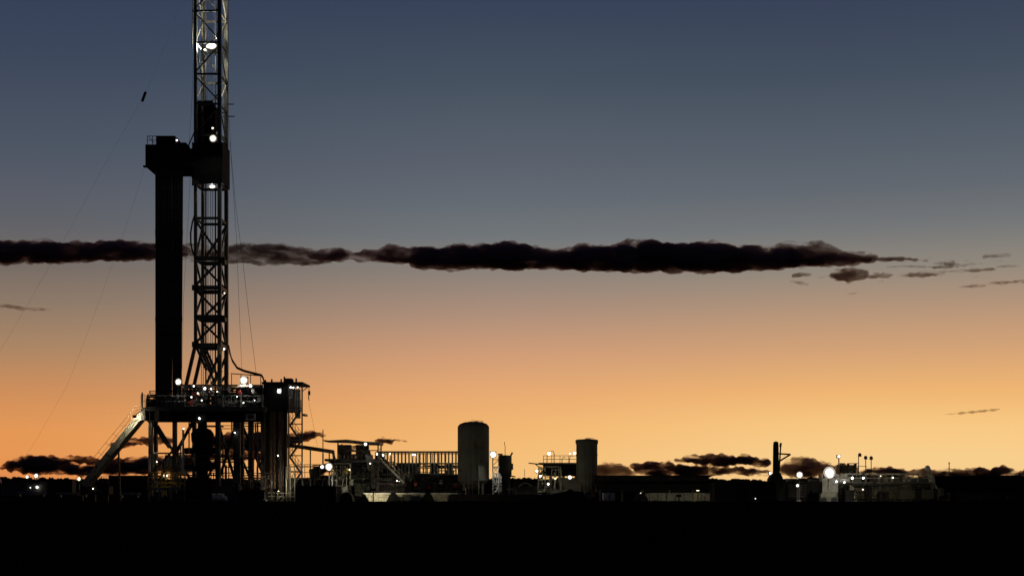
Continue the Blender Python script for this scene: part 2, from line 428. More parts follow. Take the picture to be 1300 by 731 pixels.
cloud('small round grey cloud puff alone below the thin tip of the long bank', [(1056,348,352),(1064,343,356),(1076,341,358),(1090,345,356),(1098,349,353)], 6000, 'mid')
cloud('flat oval cloud shred directly to one side of the round puff', [(1100,350,352),(1110,346,354),(1124,346,353),(1134,348,350)], 6000, 'mid')
cloud('tiny double cloud scrap under the long bank before the round puff', [(1008,347,352),(1018,346,352),(1028,347,350)], 6000, 'mid')
cloud('long feathery cloud shred beyond the oval one', [(1140,348,351),(1160,346,352),(1175,343,352),(1200,344,346),(1230,341,345),(1258,340,344)], 6100, 'mid')
cloud('slanting thin cloud streak lowest of the shreds near the frame edge', [(1215,364,366),(1235,361,365),(1262,357,362),(1285,356,360),(1330,352,358)], 6100, 'mid')
cloud('faint upper cloud wisp beyond the tip of the long bank', [(1112,327,330),(1130,325,332),(1150,327,331),(1178,330,332)], 6050, 'mid')
cloud('faint speckled wisp highest among the torn cloud shreds', [(1190,333,336),(1203,328,337),(1220,336,339),(1236,333,337)], 6150, 'veil')
cloud('tiny pale cloud fleck near the frame edge above the streak', [(1250,323,328),(1262,322,327),(1284,321,326)], 6150, 'veil')
cloud('pale thin cloud fleck by itself below the dark cloud end cut off by the frame', [(-10,386,390),(10,385,391),(30,389,395),(62,391,394)], 6150, 'veil')
cloud('narrow lone cloud streak low in the orange sky over the pipe yard', [(1200,525.4,526.6),(1225,522.6,525),(1250,519.8,522.6),(1268,518.6,520)], 14000, 'streak')
LB = 16000
cloud('broad dark cloud low over the far trailers, ragged on its left side', [(3,593,594.5),(14,588,597),(27,580,598),(40,577.5,600),(60,578,602),(78,581,602),(95,592,603),(130,587,602),(160,581,601),(200,579,600),(250,580,600)], LB, 'low', thick=.8)
cloud('small dark cloud just above the gap beside the pale ramp', [(76,584,588),(90,579,586),(108,580,588),(130,584,592)], LB, 'low')
cloud('thin dark cloud strip level with the ramp below the rig floor', [(148,563,567),(158,559,567),(180,556,563),(215,556,563)], LB, 'low')
cloud('dark cloud band seen through the legs of the rig', [(255,560,566),(290,550,572),(320,549,572),(345,549,574),(370,550,566),(395,547,556),(413,551,553)], LB, 'low', thick=.8)
cloud('lower cloud band seen between the rig legs near the ground', [(240,578,584),(280,572,582),(320,574,582),(360,576,584)], LB, 'low')
cloud('two tiny dark cloud dabs above the railed tank', [(478,558,560),(486,556,562),(494,556,562),(504,557,559),(520,560,561)], LB, 'low')
cloud('dark flat cloud behind the squat silo and the long trailer', [(808,590,596),(820,587,602),(845,586,606),(860,590,607),(890,592,606),(905,594,603),(940,594,603),(975,597,604)], LB, 'low', thick=.8)
cloud('arched dark cloud highest of the low clouds beside the crane post', [(858,583,585),(872,579,586),(885,578,589),(905,577,590),(925,579,592),(934,583,590)], LB, 'low')
cloud('short dark cloud nearest the crane post', [(936,580,588),(948,577,590),(962,583,591),(972,583,592)], LB, 'low')
cloud('low brown cloud just past the squat silo', [(758,590,605),(772,586,606),(782,589,606),(800,597,606)], LB, 'lowthin')
cloud('long low brown cloud lying on the horizon at the frame edge', [(1085,599,606),(1105,596,606),(1120,592.5,606),(1140,595,606),(1160,599,606),(1175,594.5,606),(1192,597.5,606),(1222,595,606),(1240,594.5,606),(1256,595.5,606),(1270,592.5,606),(1286,596,606),(1296,599,606),(1308,594,606),(1345,594,606)], LB, 'low', thick=.8)
cloud('ragged brown cloud behind the brightest floodlight', [(992,592,604),(1005,582,604),(1022,579,606),(1034,586,606),(1060,590,606),(1080,590,606)], LB, 'lowthin')

# ------------------------------------------------------------------ far wood along the horizon
def treeline():
    mb = MB(); top = [(-200,606),(0,606),(60,607),(100,608),(300,608),(700,607),(900,608),(980,610),(1040,606),(1100,604),(1180,605),(1260,603.5),(1500,604)]
    def topy(x):
        for a, b in zip(top, top[1:]):
            if a[0] <= x <= b[0]: return a[1]+(b[1]-a[1])*(x-a[0])/(b[0]-a[0])
        return 606
    x = -200
    while x < 1500:
        d = 1400+R.uniform(-60, 160); ty = topy(x)+R.uniform(-1.0, 2.5); H = PZ(ty, d)
        c = G(x, d); rad = H*R.uniform(.4, .75)
        mb.tube([c, c+Vector((0, 0, H*.5))], .25, 5)
        for k in range(210):
            a = R.uniform(0, 6.28); rr = rad*math.sqrt(R.random()); zz = H*(.12+.86*R.random()**.8)
            rr *= math.sin(max(.15, min(1, (1-zz/H)*1.6+.18))*1.57)
            p = c+Vector((rr*math.cos(a), rr*math.sin(a), zz)); s = R.uniform(.7, 2.0)
            u = Vector((R.gauss(0,1), R.gauss(0,1), R.gauss(0,1))).normalized(); v = u.orthogonal().normalized()
            mb.add([p-u*s, p+v*s*.7, p+u*s, p-v*s*.7], [(0,1,2,3)])
        x += R.uniform(2.0, 4.0)
    o = mb.build('far_wood', 'leaf'); o['kind'] = 'stuff'; o['label'] = 'dark distant wood along the whole horizon'
treeline()

# ================================================================== THE DRILLING RIG
rig = thing('drilling_rig', 'tall drilling rig with floodlit lattice mast on a raised steel substructure', 'drilling rig', G(268, 150))
D0, D1 = 148.2, 151.7                      # front and rear plane of the mast
# -- substructure
sub = MB().gbox(188, 629, 388, 146.6, 147.5).build('base_skid', 'steel', rig)
MB().gbox(188, 629, 388, 155.5, 156.4).build('base_skid', 'steel', rig)
for x, wd in ((190.5,4.5),(221,4.5),(276,5.5),(300.5,8),(317.5,5.5),(333,4.5)):
    MB().gbox(x-wd/2, 530, x+wd/2, 146.7, 147.35, PZ(629,146.6)+.003).build('substructure_leg', 'steel', rig)
for x, wd in ((197,4),(246,4.5),(306,6),(340,5)):
    MB().gbox(x-wd/2, 530, x+wd/2, 155.6, 156.2, PZ(629,146.6)+.003).build('substructure_leg', 'steel', rig)
for a, b, wd, d in (((192,535),(215,568),.28,147.6),((244,536),(222,578),.28,147.6),((193,600),(219,572),.2,147.6),((278,540),(299,612),.26,147.7),((299,541),(277,612),.26,147.9),
                    ((303,572),(317,606),.22,147.6),((318,545),(333,600),.2,147.6),((200,540),(244,612),.26,156),((243,540),(200,612),.26,156.3),((262,610),(285,560),.24,156),((308,540),(338,612),.24,156.1)):
    MB().bar(W(*a, d), W(*b, d), wd).build('brace', 'steel', rig)
for y in (578, 603):
    MB().bar(W(221,y,147.1), W(276,y,147.1), .14).build('tie_beam', 'steel', rig)
    MB().bar(W(300,y+3,147.0), W(333,y+3,147.0), .12).build('tie_beam', 'red', rig)
MB().bar(W(232,587,147.3), W(276,587,147.3), .1).build('tie_beam', 'red', rig)
# -- drill floor
deck = MB().pbox(184, 516.5, 337, 521, 146, 157).build('drill_floor', 'grey', rig)
for d in (146.5, 155.8):
    g = MB(); g.pbox(187, 521.2, 335, 533.5, d+.2, d+.35); g.pbox(187, 533.5, 335, 535.5, d, d+.6)
    for i in range(13): g.pbox(189+i*12, 521.3, 190.5+i*12, 533.4, d, d+.19)
    g.build('floor_girder', 'black', rig)
hr = MB(); hr.rail(W(186,516.4,146.2), W(335,516.4,146.2), 1.15, 1.0, .028); hr.rail(W(186,516.4,146.2), W(190,516.4,156.4), 1.15, 1.1, .028)
hr.build('floor_handrail', 'grey', rig)
MB().pbox(185, 506, 234, 516.4, 146.5, 146.62).build('windwall', 'black', rig)
MB().pbox(234.5, 509, 262, 516.4, 149.4, 149.5).build('windwall', 'black', rig)
MB().pbox(268, 500, 334, 516.4, 154, 154.1).build('windwall', 'black', rig)
MB().pbox(179, 517, 184, 533, 146.3, 148.5).build('side_platform', 'steel', rig)
MB().rail(W(179,517,146.35), W(184,517,146.35), 1.3, .25, .03).build('side_handrail', 'steel', rig)
MB().bar(W(180.5,533,146.6), W(180.5,498,146.6), .13).build('side_post', 'steel', rig)
MB().bar(W(188,516,146.8), W(188,500,146.8), .16).build('side_post', 'steel', rig)
MB().bar(W(224,489,147), W(334,489.5,147), .16, .22).build('overhead_beam', 'pale', rig)
for x in (226,257,283,306,333): MB().bar(W(x,489,147.1), W(x,516.4,147.1), .13).build('overhead_post', 'grey', rig)
t = MB().lathe(W(247.5,505,148.5), [(.35,-1.0),(.38,-.2),(.25,-.1),(.3,.5),(.22,.7),(.26,1.2),(.15,1.25)], 12); t.pbox(244,497,251,502,147.9,148.3); t.pbox(246,488,249,496,148.2,148.6)
t.build('iron_roughneck', 'red', rig)
pw = pipework(MB(), 234, 490, 262, 515, 147.3, 148.8, 26, .05); pw.build('floor_pipework', 'pale', rig)
pw = pipework(MB(), 284, 491, 334, 515, 147.3, 149.5, 34, .05); pw.build('floor_pipework', 'grey', rig)
pipework(MB(), 232, 492, 334, 516, 149.5, 153.5, 60, .09).build('floor_pipework', 'steel', rig)
pipework(MB(), 190, 496, 334, 516, 147.2, 149, 40, .05).build('hose_runs', 'black', rig)
for x, y, a in ((240,497,6),(268,500,8),(279,494,5),(303,496,9),(325,495,8)): MB().pbox(x, y, x+a, 516.4, 150.5, 152.5).build('machine_housing', 'steel', rig)
dc = MB().pbox(286, 500, 301, 516.4, 147.6, 150); dc.build('driller_cabin', 'steel', rig)
wf = MB()
for a, b in (((287,501.5),(300,501.5)),((287,511),(300,511)),((287,501.5),(287,511)),((300,501.5),(300,511)),((293.5,501.5),(293.5,511))): wf.bar(W(*a,147.55), W(*b,147.55), .1)
wo_ = wf.build('cabin_window', 'pale', rig); MB().pbox(287.5,502,299.5,510.5,147.57,147.59).build('pane', 'glass', wo_)
dw = MB().lathe(W(309,508,149), [(.75,0),(.75,.1),(.4,.12),(.4,1.5),(.75,1.52),(.75,1.62)], 20, 'x'); dw.pbox(306,513,326,516.4,148.3,150)
dw.build('drawworks', 'steel', rig)
for x, y in ((262,503),(270,499),(291,494),(305,498),(322,496),(330,506),(243,511)): valve(rig, x, y, 147.2, .28, R.choice(('pale','red','white')))
for i in range(8):
    x = 236+i*12.3; MB().pbox(x, 507-R.uniform(0,8), x+R.uniform(3,7), 516.4, 148+R.random(), 149.5).build('tool_cabinet', R.choice(('steel','grey','black')), rig)
# equipment hung under the floor
MB().pbox(312, 525, 324, 533, 146.2, 146.45).build('sign_frame', 'white', rig)
MB().pbox(314.5, 527, 322, 531, 146.15, 146.19).build('sign_face', 'black', rig)
bop = MB().lathe(G(257,150.5), [(.9,PZ(612,150)),(.9,PZ(606,150)),(.55,PZ(605,150)),(.6,PZ(598,150)),(1.1,PZ(597,150)),(1.15,PZ(586,150)),(.75,PZ(585,150)),(.75,PZ(580,150)),(1.05,PZ(579,150)),(1.1,PZ(566,150)),(.8,PZ(564,150)),(1.15,PZ(560,150)),(1.2,PZ(550,150)),(.9,PZ(545,150)),(.5,PZ(543,150)),(.45,PZ(525,150))], 20)
bo = bop.build('blowout_preventer', 'black', rig, smooth=False)
for y in (592,572): MB().lathe(W(257,y,150.5), [(.3,-1.9),(.34,-1.6),(.34,1.6),(.3,1.9)], 12, 'x').build('ram_bonnet', 'black', bo)
MB().gbox(248, 611, 266, 149.6, 151.4).build('wellhead', 'black', rig)
for x, y0, y1, m, r in ((232.5,543,602,'white',.11),(229.5,560,612,'pale',.07),(247,575,592,'pale',.08),(240,535,575,'red',.07),(322,560,612,'red',.06),(327,536,612,'steel',.09),(287,590,620,'steel',.1),(190,576,601,'white',.14),(283,555,608,'brown',.08),(309,537,610,'pale',.05)):
    MB().tube([W(x,y0,146.3), W(x,y1,146.3)], r, 8).build('vertical_pipe', m, rig)
pw = pipework(MB(), 262, 528, 334, 612, 148, 154, 30, .07); pw.build('cellar_pipework', 'steel', rig)
pw = pipework(MB(), 192, 575, 250, 632, 147.8, 153, 30, .07); pw.build('cellar_pipework', 'pale', rig)
MB().bar(W(252,530,147), W(254,537,147), .5).build('hose_reel', 'pale', rig)
# -- doghouse, standpipes and stair tower on the floor's far side
dg = MB().pbox(334.5, 487, 366, 521, 147.2, 152); dg.pbox(332, 484.5, 384, 487, 146.9, 152.3)
dgo = dg.build('doghouse', 'black', rig)
MB().pbox(352, 492, 357, 499, 147.05, 147.19).build('doghouse_window', 'white', dgo)
for x, y in ((337,482),(345,481),(357,481),(361,478),(371,482),(376,480)): MB().tube([W(x,485,148), W(x,y,148)], .09, 6).build('roof_vent', 'black', dgo)
MB().pbox(362, 480, 370, 484.4, 148.5, 150).build('roof_unit', 'black', dgo)
MB().gbox(337, 521.3, 362, 150.2, 150.4, .1).build('back_panel', 'brown', rig)
for i in range(13):
    x = 333.5+i*2.55; d = 147.4+(i % 3)*.5
    MB().tube([W(x,521.2,d), Vector((PX(x,d), d, .35))], .085+.05*(i % 2), 8).build('standpipe', ('brown','steel','brown','black')[i % 4], rig)
st = MB()
for x in (366.5, 383.5):
    for d in (147.2, 149.6): st.bar(W(x,487.2,d), G(x,d), .14)
for k in range(6):
    y0 = 518+k*20
    st.bar(W(366,y0,147), W(384,y0,147), .12, .1)
sto = st.build('stair_tower', 'grey', rig)
for k in range(5):
    y0, y1 = 520+k*20, 540+k*20; xa, xb = (368,382) if k % 2 else (382,368)
    f = MB()
    for d in (147.5, 148.3): f.bar(W(xa,y0,d), W(xb,y1,d), .06, .2)
    for i in range(9):
        p = W(xa,y0,147.5).lerp(W(xb,y1,147.5), (i+.5)/9); f.box((p.x-.13, 147.5, p.z-.02), (p.x+.13, 148.3, p.z+.02))
    f.rail(W(xa,y0,147.45), W(xb,y1,147.45), 1.0, .5, .025)
    f.build('stair_flight', 'grey', sto)
for x0, y0, x1, y1 in ((374.5,494,381.5,531),(366,492,371.5,505)): 
    MB().pbox(x0, y0, x1, y1, 148.6, 148.66).build('side_panel', 'white', sto)
lad = MB()
for x in (376.5, 379.5): lad.tube([W(x,530,147.9), W(x,493,147.9)], .03, 5)
for k in range(16): lad.tube([W(376.5,494+k*2.3,147.9), W(379.5,494+k*2.3,147.9)], .02, 4)
lad.build('ladder', 'black', sto)
for a, b in (((363.5,592),(363.5,635)),((368.5,592),(368.5,635)),((363.5,592),(368.5,592)),((350,630),(374,630)),((350,630),(350,636)),((362,630),(356,636)),((356,630),(350,636)),((374,588),(374,636))):
    MB().bar(W(*a,146.2), W(*b,146.2), .1).build('foot_frame', 'pale', sto)
MB().rail(W(338,634,146.3), W(374,634,146.3), .7, .6, .035).build('foot_handrail', 'pale', sto)
jib = MB().bar(W(362,489.5,147.6), W(393.5,490.2,147.6), .22, .18); jib.bar(W(383,497,147.6), W(391,491,147.6), .08)
jo = jib.build('jib_crane', 'steel', rig)
hk = MB().tube([W(392.3,490,147.6), W(392.3,498,147.6)], .03, 5); hk.pbox(391,496,393.6,501,147.5,147.75); hk.tube([W(392.3,501,147.6), W(391.6,505,147.6), W(392.5,508,147.6)], .05, 6)
hk.build('hook_block', 'black', jo)
MB().pbox(384,525,387.5,527.5,147.2,149).build('landing_bracket', 'pale', sto)
flood(rig, 378, 491.5, 147.5, 1.3, 260, WHITE, aim=(0, .55, -1))
# -- mast
XL, XR = 248.3, 278.8
def leg_pt(s, d, y):                        # s 0 left, 1 right; foot of the left side splays out
    X = PX(XL if s == 0 else XR, D0)
    if s == 0 and y > 438: X -= (y-438)/47*11*D0/F
    return Vector((X, d, PZ(y, D0)))
mast = MB().pbox(243, 512, 292, 516.3, 147.8, 152.4).build('mast', 'steel', rig)
for s in (0, 1):
    for d in (D0, D1):
        lw = .42 if s else .34
        m = MB(); m.bar(leg_pt(s,d,-150), leg_pt(s,d,438), lw*.9, lw)
        m.bar(leg_pt(s,d,436), leg_pt(s,d,513), lw*.95, lw*1.05)
        m.build('leg', 'mast', mast)
lv = [-146,-103,-64,-25,14,54,94,132,172,232,277,328,365,402,438]
for i, y in enumerate(lv):
    th = .42 if y >= 328 else (.26 if y > 200 else .2)
    for d in (D0, D1):
        a, b = leg_pt(0,d,y), leg_pt(1,d,y); MB().bar(a, b, th*.6, th).build('girt', 'mast', mast)
    for s in (0, 1):
        a, b = leg_pt(s,D0,y), leg_pt(s,D1,y); MB().bar(a, b, th*.6, th).build('girt', 'mast', mast)
    if i+1 < len(lv):
        y2 = lv[i+1]
        if 165 < y < 235: continue
        bw = .23 if y >= 232 else .14
        for s0, d in ((i % 2, D0), ((i+1) % 2, D1)):
            MB().bar(leg_pt(s0,d,y+3), leg_pt(1-s0,d,y2-3), bw, bw).build('brace', 'mast', mast)
        for s in (0, 1):
            da, db = (D0, D1) if i % 2 else (D1, D0)
            MB().bar(leg_pt(s,da,y+2), leg_pt(s,db,y2-2), bw*.8, bw*.8).build('brace', 'mast', mast)
for a, b in (((253,440),(273,487)),((281,443),(262,487)),((249,440),(262,470)),((281,470),(268,487))):
    for d in (D0+.1, D1-.1): MB().bar(W(*a,D0)+Vector((0,d-D0,0)), W(*b,D0)+Vector((0,d-D0,0)), .24).build('brace', 'mast', mast)
for y in (365, 437, 232):
    MB().pbox(243.5, y-3.5, 252, y+3.5, D0-.35, D0-.21).build('pin_bracket', 'steel', mast)
for y in (404, 330): MB().pbox(279, y-4, 285.5, y+4, D0-.36, D0-.24).build('pin_bracket', 'steel', mast)
ld = MB()
for x in (255.6, 258.2): ld.tube([W(x,-140,D0+.5), W(x,505,D0+.5)], .03, 5)
for k in range(180): ld.tube([W(255.6,-138+k*3.55,D0+.5), W(258.2,-138+k*3.55,D0+.5)], .018, 4)
ld.build('ladder', 'mast', mast)
rl = MB()
for x in (261.3, 273.5): rl.bar(W(x,-140,D1-.4), W(x,500,D1-.4), .13, .16)
rl.build('guide_rail', 'steel', mast)
for x in (263.5,265.2,266.9,268.6,270.3): MB().tube([W(x,-150,150), W(x,140,150)], .018, 5).build('hoist_line', 'wire', mast)
for x in (264,267.5,270): MB().tube([W(x,180,150.6), W(x,505,150.6)], .03, 5).build('service_line', 'wire', mast)
cr = MB().pbox(240, -158, 292, -148, D0-.4, D1+.4); cr.rail(W(240,-158,D0-.3), W(292,-158,D0-.3), 1.1, .8)
cro = cr.build('crown_block', 'mast', mast)
for x in (258,264,270,276): MB().lathe(W(x,-154,150), [(.2,-.08),(.75,-.08),(.65,0),(.75,.08),(.2,.08)], 20, 'x').build('sheave', 'steel', cro)
tb = MB().prism([(PX(248.5,149.4),PZ(172,149.4)),(PX(248.5,149.4),PZ(136,149.4)),(PX(252,149.4),PZ(129,149.4)),(PX(270,149.4),PZ(129,149.4)),(PX(275,149.4),PZ(139,149.4)),(PX(274,149.4),PZ(158,149.4)),(PX(266,149.4),PZ(172,149.4))], 149.0, 150.9)
tb.build('travelling_block', 'black', rig)
td = MB().pbox(250.5,168,265,196,149.2,150.8); td.lathe(G(257,150), [(.35,PZ(225,150)),(.35,PZ(212,150)),(.6,PZ(210,150)),(.6,PZ(196,150))], 14)
td.build('top_drive', 'black', rig)
# extra members beside the mast
MB().bar(W(243.5,62,150), W(246.5,-60,150), .10).build('side_ladder', 'mast', rig)
for y, x1 in ((132.5,297),(148,298)): 
    MB().bar(W(283,y,151.9), W(x1,y,151.9), .09).build('outrigger_arm', 'steel', rig)
MB().bar(W(244,14.5,148), W(252,14.5,148), .18).build('outrigger_arm', 'steel', rig)
hose = [(247.5,272),(244.2,282),(242,296),(242.3,310),(245,321),(249,329)]
MB().tube([W(x,y,147.6) for x,y in hose], .085, 8).build('rotary_hose', 'rubber', rig, smooth=True)
for off, r in ((0,.07),(1.6,.06)):
    MB().tube([W(x,y+off,147.4) for x,y in ((290,438),(292,448),(295,457),(301,466),(310,470),(322,473),(332,475.5),(334,479),(336,486))], r, 8).build('umbilical_cable', 'rubber', rig, smooth=True)
MB().bar(W(293,474,147.8), W(334,477,147.8), .09).build('cable_tray', 'steel', rig)
for x in (294,306,318,331): MB().bar(W(x,475,147.8), W(x,489,147.8), .07).build('tray_post', 'steel', rig)
# -- racking board
rb = MB().pbox(184.5, 183.5, 234, 206, 147.6, 147.7); rb.pbox(184.5, 183.5, 186, 206, 147.71, 152.2)
rb.pbox(184.5, 206, 246, 211.5, 147.55, 152.4)
rb.pbox(184.5, 184, 238, 206, 152.25, 152.35); rb.pbox(232, 184.5, 238.5, 206, 147.72, 148.0)
rbo = rb.build('racking_board', 'black', rig)
MB().pbox(198,172.5,222,183.4,148.0,150.5).build('board_shelter', 'black', rbo)
MB().pbox(226,181,236,190,147.9,149.8).build('board_locker', 'black', rbo)
brl = MB().rail(W(187,183.4,147.8), W(200,183.4,147.8), .85, .45, .035); brl.bar(W(189,174,147.8), W(196,182,147.8), .06); brl.build('board_handrail', 'black', rbo)
MB().pbox(236,188.5,249,213,147.9,149.2).build('board_walkway', 'black', rbo)
MB().bar(W(238.5,187,148.2), W(248,165,148.2), .1).build('board_strut', 'steel', rbo)
MB().pbox(181.5,210,193,212,147.3,147.7).build('board_ledge', 'black', rbo)
for i in range(14):
    X0 = 188+i*3.2; MB().pbox(X0,209,X0+.9,211,147.9,152.1).build('finger', 'black', rbo)
for (x0,x1,da,db) in ((246.8,282.3,D0-.33,D0-.25),(251,290,D1+.25,D1+.33)):
    MB().pbox(x0,181,x1,232,da,db).build('mast_windwall', 'black', rig)
X1 = PX(XR,D0)+.25; X0_ = PX(XL,D0)-.25
MB().box((X1, D0-.2, PZ(232,D0)), (X1+.08, D1+.2, PZ(181,D0))).build('mast_windwall', 'black', rig)
MB().box((X0_-.08, D0-.2, PZ(232,D0)), (X0_, D1+.2, PZ(181,D0))).build('mast_windwall', 'black', rig)
MB().pbox(243,218,248,226,148.4,149.2).build('air_winch', 'black', rig)
# -- lamps of the rig
flood(rig, 268.5, 59.5, 150.6, 3.6, 230, WHITE, sq=2.1, k=1, pt=True)
flood(rig, 262, -22, 150.2, 3.4, 170, WHITE, k=1, pt=True)
flood(rig, 260.5, 64, 149.6, 1.6, 90, WHITE, k=1, pt=True)
flood(rig, 270.5, 176, 147.1, 4.6, 90, WHITE)
flood(rig, 270, 163, 148.2, 1.5, 20, WHITE)
flood(rig, 269.5, 237, 148.9, 2.4, 30, WHITE, sq=2.0)
flood(rig, 224.5, 178.5, 147.4, 1.5, 12, WHITE)
flood(rig, 226.5, 484.5, 146.6, 4.2, 110, WHITE)
flood(rig, 309.5, 482.5, 147.0, 5.4, 130, WHITE)
flood(rig, 318, 489.5, 146.8, 2.6, 60, WHITE)
for x, y, r in ((260,493,1.7),(268,493.5,1.0),(246,490,1.0),(251,499,.9),(243,504,.9),(256,508,.8),(309,511,.8),(301,503,.7),(276,497,.7),(323,508,.8),(354,496,2.2),(369,491.5,1.2),(372.5,492,1.0)):
    bulb(rig, x, y, 146.9, r, 30, WHITE)
bulb(rig, 284.5, 443, 147.6, 1.3, 20, WARM); bulb(rig, 285, 372, 148, .8, 14, WARM); bulb(rig, 253, 531, 146.3, 1.4, 25, WHITE); bulb(rig, 298, 549, 146.4, .9, 18, WHITE); bulb(rig, 233, 544, 146.2, .8, 20, WHITE)
bulb(rig, 208, 603.5, 146.1, 1.2, 30, WARM); bulb(rig, 199, 586, 146.1, .7, 18, WARM); bulb(rig, 353, 578, 146.6, .8, 25, WARM)

MB().pbox(218.8, 212, 222.2, 506, 148.35, 148.6).build('rack_post', 'steel', rig)
# racked drill pipe stands: they stand on the floor and lean in the board
base = None
zb = PZ(516.4,146)+.02; topz = PZ(184,148)
for row in range(2):
    for grp, (xa, xb, n) in enumerate(((197.8,219.0,13),(221.6,232,7))):
        for i in range(n):
            x = xa+(xb-xa)*(i+.5*row)/(n-1 if row == 0 else n-.5); d = 147.95+row*.17+.02*R.random()
            xt = PX(x,d); xbm = PX(215+(x-215)*.93-1.0, d)
            if base is None:
                m = MB(); Hh = topz-zb
                m.lathe((0,0,0), [(.06,0),(.085,.05),(.085,.3),(.068,.4),(.068,Hh*.33-.2),(.088,Hh*.33),(.088,Hh*.33+.4),(.068,Hh*.33+.5),(.068,Hh*.66-.2),(.088,Hh*.66),(.088,Hh*.66+.4),(.068,Hh*.66+.5),(.068,Hh-.4),(.085,Hh-.3),(.085,Hh)], 8)
                base = m.build('drill_pipe_stand', 'pipe', smooth=True); o = base
            else:
                o = base.copy(); COL.objects.link(o)
            o.location = (xbm, d, zb); o.rotation_euler = (0, math.atan2(xt-xbm, topz-zb), 0)
            tag(o, 'dark upright drill pipe stand racked in the tall bundle beside the mast', 'drill pipe', 'drill pipe stands racked beside the mast')

# guy wires and lines
def wire(pts, r, label, d0, d1, name='guy_wire', group='guy wires of the mast'):
    n = len(pts); q = []
    for i, (x, y) in enumerate(pts): q.append(W(x, y, d0+(d1-d0)*i/(n-1)))
    return tag(MB().tube(q, r, 5).build(name, 'wire'), label, 'wire', group)
wire([(244,-40),(210,58),(183,122),(130,214),(85,298),(40,378),(0,446),(-60,545),(-118,628)], .006, 'thin upper guy wire that carries the dark rigging block', 150, 138)
wire([(184,212),(160,288),(125,385),(86,488),(45,560),(10,612)], .006, 'thin lower guy wire running from the racking board down to the ground', 147, 140)
wire([(291,150),(294,210),(300,300),(304,400),(307,470)], .016, 'thin wire hanging nearest to the lattice mast', 151.5, 149)
wire([(292,180),(299,260),(308,330),(316,400),(325,473)], .018, 'thin wire that slants farther out from the lattice mast', 151.5, 149)
wire([(240,183),(243,140),(245,95),(246,20)], .014, 'short thin wire above the racking board', 148, 150)
wire([(242,215),(238,290),(233,380),(231,470)], .012, 'faint wire between the racked pipes and the mast', 148, 147)
wire([(392,510),(396,530),(403,566)], .012, 'thin tag line hanging under the jib hook', 147.6, 150)
rbk = MB(); a = W(184.5,118,147.2); b = W(180.5,129,147.2)
rbk.bar(a, b, .28, .2); rbk.lathe(a, [(.1,-.1),(.16,0),(.1,.1)], 8)
tag(rbk.build('rigging_block', 'black'), 'small dark rigging block hanging high on the guy wire', 'pulley block')

# ------------------------------------------------------------------ pale ramp of the rig and the yard beside it
rp = thing('pipe_ramp', 'pale steel ramp sloping from the rig floor down to the yard', 'ramp', G(110, 148))
A, B = Vector(W(182,523,147.5)), Vector(W(106,616,147.5)); ofs = Vector((0, 1.5, 0))
n_ = Vector((-(B-A).z, 0, (B-A).x)).normalized()
dk = MB(); dk.add([A, B, B+ofs, A+ofs, A+n_*.35, B+n_*.35, B+ofs+n_*.35, A+ofs+n_*.35], [(0,1,2,3),(4,7,6,5),(0,4,5,1),(1,5,6,2),(2,6,7,3),(3,7,4,0)])
dk.build('ramp_deck', 'pale', rp)
for dd in (0, 1.5):
    e = MB(); o_ = Vector((0, dd-(.12 if dd == 0 else -.12), 0)); e.bar(A+o_, B+o_, .2, .62); e.build('side_beam', 'pale', rp)
    e = MB()
    for i in range(9):
        p = A.lerp(B, i/8)+o_; e.tube([p, p-n_*1.0], .018, 5)
    e.tube([A+o_-n_*1.0, B+o_-n_*1.0], .02, 5); e.build('handrail', 'pale', rp)
MB().bar(A.lerp(B,.45)+Vector((0,.75,0)), Vector((A.lerp(B,.42).x, 148.3, 0)), .16).build('prop', 'steel', rp)
rh = MB().pbox(168.5, 527, 172.5, 530, 145.6, 145.8).build('floodlight', 'black', rig)  # fill lamp added to brighten the ramp, its dark back to the camera
MB().pbox(168.8, 527.3, 172.2, 529.7, 145.805, 145.83).build('lens', lampmat(WARM, 470), rh)
MB().bar(W(170.5,527,145.7), W(181,520,146.4), .05).build('fill_lamp_bracket', 'black', rig)
cw = thing('catwalk', 'dark low catwalk at the foot of the pale ramp', 'catwalk', G(115, 147))
MB().gbox(102, 617, 138, 146.6, 148.2, .8).build('catwalk_deck', 'box', cw)
for x in (104,120,136): MB().gbox(x-1, 622, x+1, 146.9, 147.2).build('leg', 'steel', cw)
MB().rail(W(102,617,146.7), W(138,617,146.7), 1.0, .7, .03).build('handrail', 'grey', cw)
bulb(cw, 118, 620, 146.4, .8, 18, WARM)

def container(name, label, cat, x0, y0, x1, d, depth, m='box', door=True, z0=.12, rib=True, group=None):
    t = thing(name, label, cat, G((x0+x1)/2, d), group); b = MB(); b.gbox(x0, y0, x1, d, d+depth, z0)
    X0, X1, Zt = PX(x0,d), PX(x1,d), PZ(y0,d)
    if rib:
        n = max(4, int((X1-X0)/.35))
        for i in range(n):
            xx = X0+(X1-X0)*(i+.5)/n; b.box((xx-.07, d-.05, z0+.15), (xx+.07, d-.003, Zt-.15))
    b.build('body', m, t)
    fr = MB()
    for xx in (X0-.02, X1+.02): fr.box((xx-.08, d-.08, z0-.1), (xx+.08, d+.1, Zt+.05))
    fr.box((X0+.06, d-.08, Zt-.1), (X1-.06, d+.1, Zt+.05)); fr.box((X0+.06, d-.08, z0-.1), (X1-.06, d+.1, z0+.1))
    fr.build('frame', m, t)
    if door:
        dm = MB().box((X0+(X1-X0)*.62, d-.09, z0+.12), (X0+(X1-X0)*.62+min(.9,(X1-X0)*.25), d-.055, Zt-.2)); do = dm.build('door', m, t)
        MB().box((X0+(X1-X0)*.62+.08, d-.14, (z0+Zt)/2-.1), (X0+(X1-X0)*.62+.14, d-.095, (z0+Zt)/2+.1)).build('handle', 'pale', do)
    return t
